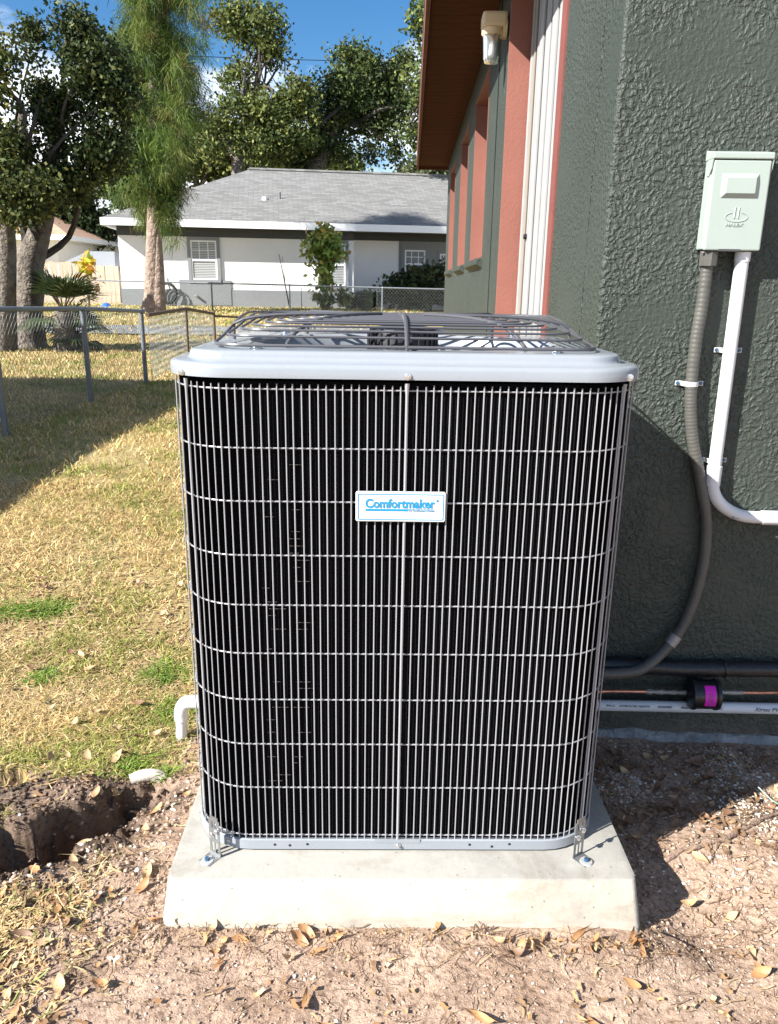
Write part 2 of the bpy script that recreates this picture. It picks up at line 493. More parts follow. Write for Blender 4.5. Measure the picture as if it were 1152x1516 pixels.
def text_mesh(txt, size, m, name, mat4, extrude=0.0003, offset=0.0, sx=1.0, align='CENTER', shear=0):
    c = bpy.data.curves.new(name, 'FONT')
    c.body = txt; c.size = size; c.align_x = align; c.align_y = 'CENTER'
    c.extrude = extrude; c.offset = offset; c.shear = shear; c.resolution_u = 3
    o = bpy.data.objects.new(name, c)
    C.objects.link(o)
    bpy.context.view_layer.update()
    me = bpy.data.meshes.new_from_object(o.evaluated_get(bpy.context.evaluated_depsgraph_get()))
    bpy.data.objects.remove(o)
    me.transform(mat4 @ Matrix.Diagonal((sx, 1, 1, 1)))
    me.materials.clear(); me.materials.append(m)
    ob = bpy.data.objects.new(name, me)
    C.objects.link(ob)
    return ob

def rrect(hx, hy, r, cx=0.0, cy=0.0, nc=8, ns=6):
    """rounded rectangle, constant point count, counter-clockwise from +x side"""
    r = max(r, 1e-4)
    pts = []
    cs = [(hx - r, hy - r, 0), (-hx + r, hy - r, pi / 2), (-hx + r, -hy + r, pi), (hx - r, -hy + r, 1.5 * pi)]
    for q in range(4):
        x, y, a0 = cs[q]
        arc = [(x + r * math.cos(a0 + pi / 2 * i / nc), y + r * math.sin(a0 + pi / 2 * i / nc)) for i in range(nc + 1)]
        pts += arc
        nx, ny, na = cs[(q + 1) % 4]
        e = (nx + r * math.cos(na), ny + r * math.sin(na))
        l = arc[-1]
        pts += [(l[0] + (e[0] - l[0]) * i / ns, l[1] + (e[1] - l[1]) * i / ns) for i in range(1, ns)]
    return [(cx + p[0], cy + p[1]) for p in pts]

def skin_loops(mb, loops, close_top=False, close_bot=False):
    n = len(loops[0])
    vs = [p for l in loops for p in l]
    fs = []
    for i in range(len(loops) - 1):
        for k in range(n):
            l = (k + 1) % n
            fs.append((i * n + k, i * n + l, (i + 1) * n + l, (i + 1) * n + k))
    if close_bot: fs.append(tuple(range(n - 1, -1, -1)))
    if close_top: fs.append(tuple((len(loops) - 1) * n + k for k in range(n)))
    return mb.add(vs, fs)

def copy_obj(o, parent=None, **kw):
    c = o.copy()
    C.objects.link(c)
    if parent is not None:
        c.parent = parent
    for ch in [x for x in o.children]:
        d = copy_obj(ch, c)
    for k, v in kw.items():
        setattr(c, k, v)
    return c

# value noise on numpy arrays
_perm = rng.random((64, 64))
def vnoise(x, y, s, seed=0):
    x = np.asarray(x) * s + seed * 17.31; y = np.asarray(y) * s + seed * 9.73
    xi = np.floor(x).astype(int); yi = np.floor(y).astype(int)
    fx = x - xi; fy = y - yi
    fx = fx * fx * (3 - 2 * fx); fy = fy * fy * (3 - 2 * fy)
    P = _perm
    a = P[xi % 64, yi % 64]; b = P[(xi + 1) % 64, yi % 64]; c = P[xi % 64, (yi + 1) % 64]; d = P[(xi + 1) % 64, (yi + 1) % 64]
    return (a * (1 - fx) + b * fx) * (1 - fy) + (c * (1 - fx) + d * fx) * fy - 0.5

def sm(a, b, x):
    t = np.clip((x - a) / (b - a), 0, 1)
    return t * t * (3 - 2 * t)

TR = [(-0.64, 1.60), (-0.70, 1.50), (-0.80, 1.40), (-0.93, 1.315), (-1.12, 1.24), (-1.5, 1.18)]
TR2 = [(-1.02, 1.70), (-1.15, 1.68), (-1.35, 1.62)]
def seg_dist(x, y, poly):
    d = np.full(np.shape(x), 9.0)
    for (ax, ay), (bx, by) in zip(poly[:-1], poly[1:]):
        dx, dy = bx - ax, by - ay
        t = np.clip(((x - ax) * dx + (y - ay) * dy) / (dx * dx + dy * dy), 0, 1)
        d = np.minimum(d, np.hypot(x - ax - t * dx, y - ay - t * dy))
    return d

def soil_mask(x, y):
    x = np.asarray(x, float); y = np.asarray(y, float)
    w = 0.10 * vnoise(x, y, 9, 1) + 0.06 * vnoise(x, y, 27, 2)
    bx = -0.60 - 0.16 * sm(1.5, 0.9, y)
    s = sm(bx - 0.05, bx + 0.05, x + w)
    s = s * sm(2.55, 2.25, y + 2 * w)
    t = sm(0.20, 0.10, seg_dist(x, y, TR) + w * 0.8)
    t = np.maximum(t, sm(0.17, 0.07, seg_dist(x, y, [(-0.72, 1.62), (-0.95, 1.56), (-1.2, 1.50)]) + w))
    t = np.maximum(t, sm(0.12, 0.05, seg_dist(x, y, TR2) + w))
    return np.clip(np.maximum(s, t), 0, 1)

def gz(x, y, rough=True):
    x = np.asarray(x, float); y = np.asarray(y, float)
    z = -0.072 * sm(1.2, 1.98, y) * sm(5.5, 3.2, y)
    z = z - 0.03 * sm(1.5, 2.0, y) * sm(-0.4, -0.7, x) * sm(3.5, 2.4, y)
    w = 0.05 * vnoise(x, y, 14, 5) + 0.03 * vnoise(x, y, 40, 6)
    near = sm(9, 5, y)
    d = seg_dist(x, y, TR) + w
    dep = 0.06 + 0.22 * sm(-0.62, -0.85, x)
    z = z - dep * sm(0.095, 0.045, d + 0.035 * vnoise(x, y, 13, 13) + 0.03 * vnoise(x, y, 38, 14) + 0.02 * vnoise(x, y, 90, 15)) * near
    z = z - 0.09 * sm(0.07, 0.015, seg_dist(x, y, TR2) + w) * near
    # loose spoil beside the trench
    z = z + 0.018 * sm(0.16, 0.05, seg_dist(x, y, [(-0.80, 1.60), (-1.0, 1.50), (-1.3, 1.42)]) + w) * near
    z = z + 0.006 * sm(0.035, 0.0, seg_dist(x, y, [(0.60, 1.44), (0.76, 1.52), (0.98, 1.66)]) + 0.3 * w) * near
    z = z - 0.050 * np.exp(-(((x - 0.60) / 0.13) ** 2 + ((y - 1.30) / 0.16) ** 2))
    if rough:
        s = soil_mask(x, y)
        tz = sm(0.30, 0.08, seg_dist(x, y, TR))
        r = 0.009 * vnoise(x, y, 12, 3) + 0.005 * vnoise(x, y, 33, 4) + 0.0032 * vnoise(x, y, 75, 7)
        pad = np.maximum(np.abs(x), np.abs(y - 1.66))
        z = z + r * near * (0.5 + 0.6 * s + 1.6 * tz) * sm(0.40, 0.5, pad)
        z = z + 0.03 * vnoise(x, y, 1.3, 8) * sm(2.6, 5, y)
    # the land climbs gently towards the neighbour's plot
    z = z + 0.44 * sm(14.5, 22.5, y) + 0.10 * vnoise(x, y, 0.13, 9) * sm(24, 60, y)
    return z

# ------------------------------------------------------------------ ground
def ground_mat():
    m = bpy.data.materials.new('ground_soil_and_lawn')
    m.use_nodes = True
    N, L = m.node_tree.nodes, m.node_tree.links
    b = N['Principled BSDF']
    b.inputs['Roughness'].default_value = 0.95
    b.inputs['Specular IOR Level'].default_value = 0.15
    g = N.new('ShaderNodeNewGeometry')
    a = N.new('ShaderNodeAttribute'); a.attribute_name = 'soil'
    def noise(s, d=6, r=0.6):
        n = N.new('ShaderNodeTexNoise'); n.inputs['Scale'].default_value = s; n.inputs['Detail'].default_value = d
        n.inputs['Roughness'].default_value = r
        L.new(g.outputs['Position'], n.inputs['Vector']); return n
    def ramp(src, st):
        r = N.new('ShaderNodeValToRGB')
        while len(r.color_ramp.elements) > 1: r.color_ramp.elements.remove(r.color_ramp.elements[-1])
        r.color_ramp.elements[0].position = st[0][0]; r.color_ramp.elements[0].color = (*st[0][1], 1)
        for p, c in st[1:]:
            e = r.color_ramp.elements.new(p); e.color = (*c, 1)
        L.new(src, r.inputs['Fac']); return r
    n1 = noise(7); soil = ramp(n1.outputs['Fac'], [(0.3, (0.30, 0.205, 0.145)), (0.5, (0.41, 0.295, 0.22)), (0.72, (0.50, 0.375, 0.285))])
    n1b = noise(90, 4); sp = ramp(n1b.outputs['Fac'], [(0.36, (0.55, 0.52, 0.5)), (0.5, (1, 1, 1)), (0.66, (1.12, 1.12, 1.12))])
    mu = N.new('ShaderNodeMixRGB'); mu.blend_type = 'MULTIPLY'; mu.inputs['Fac'].default_value = 1
    L.new(soil.outputs['Color'], mu.inputs['Color1']); L.new(sp.outputs['Color'], mu.inputs['Color2'])
    dk = N.new('ShaderNodeAttribute'); dk.attribute_name = 'soil_dark'
    md = N.new('ShaderNodeMixRGB'); md.inputs['Color2'].default_value = (0.05, 0.033, 0.024, 1)
    L.new(dk.outputs['Fac'], md.inputs['Fac']); L.new(mu.outputs['Color'], md.inputs['Color1'])
    n2 = noise(1.1); lawn = ramp(n2.outputs['Fac'], [(0.32, (0.13, 0.13, 0.045)), (0.45, (0.28, 0.22, 0.10)), (0.58, (0.34, 0.27, 0.13)), (0.72, (0.16, 0.16, 0.055))])
    n3 = noise(55, 5); lv = ramp(n3.outputs['Fac'], [(0.3, (0.45, 0.42, 0.4)), (0.5, (1, 1, 1)), (0.7, (1.35, 1.3, 1.2))])
    ml = N.new('ShaderNodeMixRGB'); ml.blend_type = 'MULTIPLY'; ml.inputs['Fac'].default_value = 0.85
    L.new(lawn.outputs['Color'], ml.inputs['Color1']); L.new(lv.outputs['Color'], ml.inputs['Color2'])
    mx = N.new('ShaderNodeMixRGB')
    L.new(a.outputs['Fac'], mx.inputs['Fac']); L.new(ml.outputs['Color'], mx.inputs['Color1']); L.new(md.outputs['Color'], mx.inputs['Color2'])
    L.new(mx.outputs['Color'], b.inputs['Base Color'])
    bn = noise(120, 7, 0.7)
    bp = N.new('ShaderNodeBump'); bp.inputs['Strength'].default_value = 0.9; bp.inputs['Distance'].default_value = 0.008
    L.new(bn.outputs['Fac'], bp.inputs['Height']); L.new(bp.outputs['Normal'], b.inputs['Normal'])
    return m

def axis(stops):
    out = [stops[0][0]]
    for (a, st), (b, _) in zip(stops[:-1], stops[1:]):
        n = max(1, int(round((b - a) / st)))
        out += list(np.linspace(a, b, n + 1)[1:])
    return np.array(out)

gx = axis([(-400, 100), (-100, 15), (-30, 1.5), (-8, 0.25), (-3.2, 0.05), (-1.7, 0.0085), (1.2, 0.03), (2.6, 0.5), (8, 4), (30, 20), (100, 100), (400, 1)])
gy = axis([(-120, 30), (-10, 2), (-1, 0.25), (0.6, 0.03), (0.9, 0.0085), (2.3, 0.02), (3.4, 0.06), (8, 0.25), (30, 2), (60, 20), (120, 80), (600, 1)])
GX, GY = np.meshgrid(gx, gy)
GZ = gz(GX, GY)
nx, ny = len(gx), len(gy)
V = np.stack([GX.ravel(), GY.ravel(), GZ.ravel()], 1)
ii = (np.arange(ny - 1)[:, None] * nx + np.arange(nx - 1)[None, :]).ravel()
F = np.stack([ii, ii + 1, ii + nx + 1, ii + nx], 1)
ground = np_mesh('ground', V, F, ground_mat(), smooth=True)
sa = ground.data.attributes.new('soil', 'FLOAT', 'POINT')
sa.data.foreach_set('value', soil_mask(GX, GY).astype(np.float32).ravel())
da = ground.data.attributes.new('soil_dark', 'FLOAT', 'POINT')
soil_dark = sm(0.17, 0.05, seg_dist(GX, GY, TR) + 0.07 * vnoise(GX, GY, 20, 3)) * 0.85  # trenches: dark dug soil plus their inner shade, both put into the colour
soil_dark = np.maximum(soil_dark, sm(0.11, 0.03, seg_dist(GX, GY, TR2)) * 0.8)
soil_dark = np.maximum(soil_dark, sm(0.2, 0.05, seg_dist(GX, GY, [(-0.80, 1.60), (-1.0, 1.52), (-1.3, 1.44)]) + 0.08 * vnoise(GX, GY, 16, 2)) * 0.5)
soil_dark = np.maximum(soil_dark, 0.55 * sm(0.0, 0.35, vnoise(GX, GY, 5, 12) + 0.1) * sm(1.25, 1.6, GY) * sm(0.4, 0.55, GX))  # irregular darker patches on the soil right of the pad
da.data.foreach_set('value', soil_dark.astype(np.float32).ravel())
tag(ground, kind='structure')

# grey strip of drive across the lawn behind the fence
yy = np.linspace(-26, 3, 60)
pv = []
for x in yy:
    for y in (16.9, 18.3):
        yo = y + 0.02 * x
        pv.append((x, yo, float(gz(x, yo, False)) + 0.03))
drive = np_mesh('driveway', np.array(pv), np.array([(2 * i, 2 * i + 2, 2 * i + 3, 2 * i + 1) for i in range(59)]), M['path'])
tag(drive, kind='structure')

# ------------------------------------------------------------------ main house (right)
HX, HY, HE = 0.47, 2.0, 10.95
house = Thing('house', (HX, HY, -0.1), 'dark green stucco house with salmon window reveals and brown soffit filling the right side', 'house')
ZB, ZT = -0.35, 2.72
openings = [(2.80, 4.28, -0.02, 2.62), (5.38, 6.45, 1.37, 2.50), (7.12, 8.12, 1.37, 2.50), (9.12, 10.15, 1.37, 2.50)]
w = MB()
w.box(HX, 6.0, HY, HY + 0.2, ZB, ZT)             # wall facing the camera
house.part(w, 'front_wall', M['stucco'], bevel=0.008)
w = MB()
yc = HY + 0.2
for (a, b_, z0, z1) in openings:
    w.box(HX, HX + 0.2, yc, a, ZB, ZT)
    w.box(HX, HX + 0.2, a, b_, ZB, z0)
    w.box(HX, HX + 0.2, a, b_, z1, ZT)
    yc = b_
w.box(HX, HX + 0.2, yc, HE, ZB, ZT)
w.box(HX + 0.2, 6.0, HE - 0.2, HE, ZB, ZT)
house.part(w, 'side_wall', M['stucco'])
# control joint running down the wall beyond the door
house.part(MB().box(HX - 0.004, HX + 0.001, 4.80, 4.815, ZB, ZT), 'control_joint', M['black'])
for i, (a, b_, z0, z1) in enumerate(openings[1:]):
    win = house.part(MB().box(HX + 0.135, HX + 0.15, a + 0.05, b_ - 0.05, z0 + 0.05, z1 - 0.05), 'window_pane', M['glass'])
    f = MB()
    f.box(HX + 0.125, HX + 0.165, a, a + 0.05, z0, z1); f.box(HX + 0.125, HX + 0.165, b_ - 0.05, b_, z0, z1)
    f.box(HX + 0.125, HX + 0.165, a + 0.05, b_ - 0.05, z0, z0 + 0.05); f.box(HX + 0.125, HX + 0.165, a + 0.05, b_ - 0.05, z1 - 0.05, z1)
    f.box(HX + 0.125, HX + 0.165, a + 0.05, b_ - 0.05, (z0 + z1) / 2 - 0.02, (z0 + z1) / 2 + 0.02)
    house.part(f, 'window_frame', M['white_metal'])
    r = MB()
    r.box(HX - 0.003, HX + 0.124, b_ - 0.012, b_ - 0.001, z0, z1 - 0.012)
    r.box(HX - 0.003, HX + 0.124, a + 0.001, a + 0.012, z0, z1 - 0.012)
    r.box(HX - 0.003, HX + 0.124, a + 0.001, b_ - 0.001, z1 - 0.012, z1 - 0.001)
    house.part(r, 'window_reveal', M['pink'])
    # sill that kicks out of the wall, rough stucco covered
    s = MB()
    s.add([(HX + 0.12, a - 0.02, z0 - 0.001), (HX - 0.045, a - 0.02, z0 - 0.012), (HX - 0.045, a - 0.02, z0 - 0.05), (HX + 0.0, a - 0.02, z0 - 0.075), (HX + 0.12, a - 0.02, z0 - 0.075),
           (HX + 0.12, b_ + 0.02, z0 - 0.001), (HX - 0.045, b_ + 0.02, z0 - 0.012), (HX - 0.045, b_ + 0.02, z0 - 0.05), (HX + 0.0, b_ + 0.02, z0 - 0.075), (HX + 0.12, b_ + 0.02, z0 - 0.075)],
          [(0, 1, 2, 3, 4), (9, 8, 7, 6, 5), (0, 5, 6, 1), (1, 6, 7, 2), (2, 7, 8, 3)])
    house.part(s, 'window_sill', M['stucco'], bevel=0.006)
# door opening: salmon far jamb, red near edge, white folded shutter between
a, b_, z0, z1 = openings[0]
house.part(MB().box(HX - 0.012, HX + 0.101, b_ - 0.02, b_ - 0.001, z0, z1), 'door_jamb', M['pink'])
house.part(MB().box(HX - 0.006, HX + 0.10, a - 0.075, a + 0.012, z0 - 0.1, z1 + 0.002), 'door_edge_trim', M['red_trim'])
house.part(MB().box(HX + 0.13, HX + 0.165, a + 0.012, b_ - 0.02, z0, z1), 'door_panel', M['white_metal'])
ribs = [(3.30, 3.46, 0.004, 'w'), (3.50, 3.62, 0.006, 'w'), (3.67, 3.79, 0.004, 'w'), (3.85, 3.95, 0.006, 'w'), (3.985, 4.03, 0.003, 'w'), (4.09, 4.14, 0.004, 'b'), (4.165, 4.22, 0.007, 'w')]
house.part(MB().box(HX + 0.096, HX + 0.101, 3.2, 4.258, z0, z1 - 0.01), 'shutter_backing', M['track_grey'])
for (ya, yb, dp_, k) in ribs:
    house.part(MB().box(HX + 0.0959 - dp_, HX + 0.0959, ya, yb, z0, z1 - 0.01), 'shutter_slat', M['slat'] if k == 'w' else M['slat_beige'])
house.part(MB().lathe([(0.0, -0.012), (0.011, -0.010), (0.014, 0), (0.014, 0.01)], (HX + 0.088, 4.01, 1.415), 'X', 12), 'shutter_lock', M['black'], smooth=True)
# eave: soffit boards, fascia and roof
ev = 0.055
n = 0
y = 2.0
bd = MB().box(0.0, HX - ev - 0.03, 0.0, 0.128, 0.0, 0.012).build('soffit_board', M['soffit'], bevel=0.003)
bd.parent = house.e; bd.matrix_parent_inverse = house.inv
bd.location = (ev + 0.028, 2.0, 2.70)
while y < 11.0:
    y += 0.132
    c = bd.copy(); C.objects.link(c); c.location = (ev + 0.028, y, 2.70 + 0.0015 * random.random())
house.part(MB().box(ev, ev + 0.025, 2.0, 11.16, 2.665, 2.86), 'fascia', M['fascia'])
house.part(MB().box(ev + 0.025, 6, 11.135, 11.16, 2.665, 2.86), 'rear_fascia', M['fascia'])
house.part(MB().add([(ev - 0.004, 1.5, 2.87), (6.0, 1.5, 5.3), (6.0, 11.2, 5.3), (ev - 0.004, 11.2, 2.87), (ev - 0.004, 1.5, 2.90), (6.0, 1.5, 5.33), (6.0, 11.2, 5.33), (ev - 0.004, 11.2, 2.90)],
                    [(0, 3, 2, 1), (4, 5, 6, 7), (0, 1, 5, 4), (1, 2, 6, 5), (2, 3, 7, 6), (3, 0, 4, 7)]), 'roof', M['shingle'])
# raw footing lip at the base of the wall
nf = 90
fv = []; ff = []
for i in range(nf):
    x = HX - 0.01 + i * 0.02
    yb = HY - 0.018 - 0.014 * (vnoise(x, 0, 8, 3) + 0.5) ; zt = float(gz(x, 1.97)) + 0.0 + 0.016 * (vnoise(x, 0, 14, 5) + 0.5)
    fv += [(x, HY + 0.01, zt + 0.012), (x, HY - 0.006, zt + 0.008), (x, yb, zt - 0.006), (x, yb - 0.01, zt - 0.12)]
for i in range(nf - 1):
    for k in range(3):
        o = i * 4 + k
        ff.append((o, o + 1, o + 5, o + 4))
house.part(MB().add(fv, ff), 'footing_edge', M['foot'])

# jelly jar wall light on the jamb
lamp = Thing('wall_lamp', (0.45, 4.46, 2.42), 'cream wall light with ribbed glass jar fixed under the brown eave', 'wall light')
lamp.part(MB().lathe([(0.0, -0.002), (0.055, 0.0), (0.055, 0.022), (0.0, 0.024)], (HX - 0.03, 4.47, 2.445), 'X', 20), 'wall_plate', M['lamp_cream'], smooth=True)
arm = MB(); arm.box(0.335, 0.462, 4.41, 4.53, 2.433, 2.503)
lamp.part(arm, 'arm', M['lamp_cream'], bevel=0.014)
lamp.part(MB().lathe([(0.0, 0.002), (0.055, 0.0), (0.056, -0.022), (0.05, -0.03)], (0.392, 4.47, 2.433), 'Z', 20), 'cap', M['lamp_cream'], smooth=True)
pr = [(0.049, 0.0)]
for i in range(9):
    pr += [(0.048 - 0.0007 * i, -0.005 - i * 0.012), (0.0468 - 0.0007 * i, -0.011 - i * 0.012)]
pr += [(0.036, -0.122), (0.0, -0.128)]
lamp.part(MB().lathe(pr, (0.392, 4.47, 2.403), 'Z', 24), 'glass_jar', M['jar'], smooth=True)
lamp.part(MB().lathe([(0.0, 0.0), (0.014, -0.01), (0.026, -0.05), (0.022, -0.08), (0.0, -0.092)], (0.392, 4.47, 2.395), 'Z', 14), 'bulb', M['blind'], smooth=True)

# ------------------------------------------------------------------ pad
PX0, PX1, PY0, PY1, PZ = -0.442, 0.450, 1.222, 1.955, 0.083
pb = MB()
lo = rrect(0.458, (PY1 - PY0) / 2 + 0.017, 0.012, 0.004, (PY0 + PY1) / 2 - 0.017)
l1 = rrect(0.452, (PY1 - PY0) / 2 + 0.003, 0.014, 0.004, (PY0 + PY1) / 2)
l2 = rrect(0.446, (PY1 - PY0) / 2 - 0.002, 0.014, 0.004, (PY0 + PY1) / 2)
skin_loops(pb, [[(p[0], p[1], -0.12) for p in lo], [(p[0], p[1], 0.0) for p in lo], [(p[0], p[1], PZ - 0.006) for p in l1],
                [(p[0] * .998, p[1] + 0.0012, PZ - 0.0015) for p in l1], [(p[0], p[1] - 0.001, PZ) for p in l2]], close_top=True)
pad = pb.build('concrete_pad', M['pad'], smooth=True, angle=60)
PA = 0.042
pad.rotation_euler = (0, 0, PA)
pad.location = (-0.007 + 1.572 * math.sin(PA), 1.572 - 1.572 * math.cos(PA) + 0.006, 0.0)
tag(pad, 'pale cast concrete pad under the air conditioner, set on bare soil', 'concrete pad')

# ------------------------------------------------------------------ air conditioner
UX, UY = -0.013, 1.605
HXU, HYU = 0.414, 0.300
ac = Thing('air_conditioner', (UX, UY, PZ), 'large grey outdoor air conditioner with wire grille, standing on the concrete pad', 'air conditioner')
# base pan
bp_ = MB()
L0 = rrect(HXU + 0.002, HYU + 0.004, 0.122, UX, UY)
L1 = rrect(HXU - 0.012, HYU - 0.012, 0.110, UX, UY)
L2 = rrect(HXU - 0.012, HYU - 0.012, 0.095, UX, UY)
skin_loops(bp_, [[(p[0], p[1], 0.0905) for p in L1], [(p[0], p[1], 0.0885) for p in L0], [(p[0], p[1], 0.109) for p in L0], [(p[0], p[1], 0.111) for p in rrect(HXU - 0.001, HYU + 0.001, 0.119, UX, UY)], [(p[0], p[1], 0.104) for p in L1]],
           close_top=True, close_bot=True)
base = ac.part(bp_, 'base_pan', M['cap_paint'], smooth=True)
ac.part(MB().box(UX - 0.32, UX + 0.32, UY - 0.2, UY + 0.2, PZ, 0.090), 'rubber_foot', M['black'])
for x in (-0.245, -0.215, 0.145, 0.19, 0.225, -0.18):
    ac.part(MB().lathe([(0.0, -0.0005), (0.0028, -0.0005), (0.0028, 0.002)], (UX + x, UY - HYU - 0.004, 0.099 + 0.003 * math.sin(x * 90)), 'Y', 8), 'drain_hole', M['black'])
# coil
co = MB()
skin_loops(co, [[(p[0], p[1], z) for p in rrect(HXU - 0.0095, HYU - 0.0095, 0.113, UX, UY)] for z in (0.110, 1.018)])
skin_loops(co, [[(p[0], p[1], z) for p in rrect(HXU - 0.06, HYU - 0.06, 0.07, UX, UY)][::1] for z in (1.018, 0.110)])
coil = ac.part(co, 'coil', M['coil'])
# fins of the coil, seen edge on between the wires
per = rrect(HXU - 0.0072, HYU - 0.0072, 0.1155, UX, UY, nc=14, ns=90)
fv = []; ffc = []
cnt = 0
for i in range(len(per)):
    if per[i][1] > UY + 0.1: continue
    p = Vector((*per[i], 0)); q = Vector((*per[(i + 1) % len(per)], 0)); t = (q - p)
    if t.length < 1e-5: continue
    steps = max(1, int(t.length / 0.0042))
    t.normalize(); nn = Vector((t.y, -t.x, 0))
    for s_ in range(steps):
        c0 = p + (q - p) * (s_ / steps)
        o = len(fv)
        a0 = c0 - nn * 0.004; a1 = c0 + nn * 0.001
        fv += [(a0.x, a0.y, 0.112), (a1.x, a1.y, 0.112), (a1.x, a1.y, 1.018), (a0.x, a0.y, 1.018)]
        ffc.append((o, o + 1, o + 2, o + 3))
fins = ac.part(MB().add(fv, ffc), 'coil_fins', M['coil'])
tag(fins, kind='stuff')
# tube ends / lanced fin rows glinting on the left of the coil face
for k in range(96):
    z = 0.24 + (k % 48) * 0.0135
    if random.random() < 0.55: continue
    x = UX + (-0.25 if k < 48 else -0.205) + random.uniform(-0.006, 0.01)
    ac.part(MB().box(x, x + random.uniform(0.012, 0.034), UY - HYU + 0.0052, UY - HYU + 0.0060, z, z + 0.0007), 'fin_row', M['coil_tube'])
# vertical wires around the case
def perim(hx, hy, r, spacing, cx, cy):
    segs = rrect(hx, hy, r, cx, cy, nc=16, ns=60)
    P = [Vector((*p, 0)) for p in segs]
    L = [0]
    for i in range(len(P)): L.append(L[-1] + (P[(i + 1) % len(P)] - P[i]).length)
    tot = L[-1]; n = int(round(tot / spacing)); out = []
    for k in range(n):
        s = tot * k / n
        i = max(j for j in range(len(P)) if L[j] <= s)
        t = (s - L[i]) / max(1e-9, L[i + 1] - L[i])
        out.append(P[i].lerp(P[(i + 1) % len(P)], t))
    return out
WZ0, WZ1 = 0.106, 1.014
vw = MB().tube([(0, 0, WZ0), (0.0004, 0, 0.4), (0, 0.0003, 0.7), (0, 0, WZ1)], 0.00128, 6).build('vertical_wire', M['wire'], smooth=True)
ac.obj(vw)
wp = perim(HXU, HYU, 0.122, 0.0139, UX, UY)
_k = 0
_w = []
for p in wp:
    if p.y < UY - HYU + 0.032: _w.append(p)
    else:
        _k += 1
        if _k % 2: _w.append(p)
wp = _w
posts_at = [(UX, UY - HYU - 0.001), (UX - HXU + 0.0365, UY - HYU + 0.0345), (UX + HXU - 0.0365, UY - HYU + 0.0345)]
first = True
for p in wp:
    if min(math.hypot(p.x - q[0], p.y - q[1]) for q in posts_at) < 0.006: continue
    o = vw if first else vw.copy()
    if not first: C.objects.link(o)
    first = False
    o.location = (p.x + random.uniform(-.0006, .0006), p.y, random.uniform(-.001, .001))
    o.rotation_euler = (0, random.uniform(-.0008, .0008), random.uniform(0, 6))
# horizontal wires behind the vertical ones
hw = MB().tube([(p[0], p[1], 0) for p in rrect(HXU - 0.0035, HYU - 0.0035, 0.1185, UX, UY, nc=12, ns=8)], 0.0015, 6, closed=True).build('horizontal_wire', M['wire'], smooth=True)
ac.obj(hw)
for i, z in enumerate([1.005, 0.904, 0.809, 0.709, 0.613, 0.516, 0.420, 0.324, 0.227, 0.117]):
    o = hw if i == 0 else hw.copy()
    if i: C.objects.link(o)
    o.location = (0, 0, z)
# retaining posts
for q in posts_at:
    pm = MB(); r_ = 0.0023 if q[0] != UX else 0.0026
    pm.tube([(q[0], q[1] - 0.002, 0.112), (q[0], q[1] - 0.002, 0.998), (q[0], q[1] - 0.002, 1.018)], [r_, r_, r_ * 1.7], 8)
    ac.part(pm, 'grille_post', M['wire'], smooth=True)
# cap with stepped plateau and fan opening
loops = []
def cl(inset, z, r=0.118):
    return [(p[0], p[1], z) for p in rrect(HXU + 0.004 - inset, HYU + 0.011 - inset, max(0.02, r - inset * 1.3), UX, UY, nc=10, ns=8)]
loops.append(cl(0.006, 1.0248)); loops.append(cl(0.0, 1.0245)); loops.append(cl(0.0, 1.0265)); loops.append(cl(0.0, 1.039)); loops.append(cl(0.0012, 1.0425)); loops.append(cl(0.005, 1.0465)); loops.append(cl(0.011, 1.048))
loops.append(cl(0.030, 1.0500)); loops.append(cl(0.0345, 1.0515)); loops.append(cl(0.037, 1.0565)); loops.append(cl(0.038, 1.061)); loops.append(cl(0.041, 1.0645)); loops.append(cl(0.047, 1.066))
nL = len(loops[0])
def ell(rx, ry, z):
    out = []
    for p in loops[0]:
        a = math.atan2((p[1] - UY) / HYU, (p[0] - UX) / HXU)
        out.append((UX + rx * math.cos(a), UY + ry * math.sin(a), z))
    return out
loops.append(ell(0.318, 0.240, 1.0665)); loops.append(ell(0.308, 0.231, 1.0675)); loops.append(ell(0.300, 0.224, 1.060)); loops.append(ell(0.296, 0.221, 1.02)); loops.append(ell(0.293, 0.219, 0.93))
cp = MB(); skin_loops(cp, loops)
cap = ac.part(cp, 'cap', M['cap_paint'], smooth=True, angle=55)
for (x, y, rz) in [(UX, UY - HYU - 0.0115, 0), (UX - HXU + 0.034, UY - HYU + 0.019, 0.6), (UX + HXU - 0.034, UY - HYU + 0.019, -0.6)]:
    s = MB(); s.lathe([(0, -0.0055), (0.0030, -0.0053), (0.0034, -0.0015), (0.0062, -0.0012), (0.0066, 0.0003)], (x, y - 0.0005, 1.0305), 'Y', 12)
    ac.part(s, 'cap_screw', M['bolt'], smooth=True)
ac.part(MB().lathe([(0, -0.0055), (0.0030, -0.0053), (0.0034, -0.0015), (0.0058, -0.0012), (0.0060, 0.0003)], (UX + 0.001, UY - HYU - 0.0045, 0.099), 'Y', 12), 'pan_screw', M['bolt'], smooth=True)
ac.part(MB().box(UX - 0.045, UX + 0.045, UY - HYU - 0.0052, UY - HYU - 0.0035, 0.105, 0.1125), 'pan_clip', M['cap_paint'])
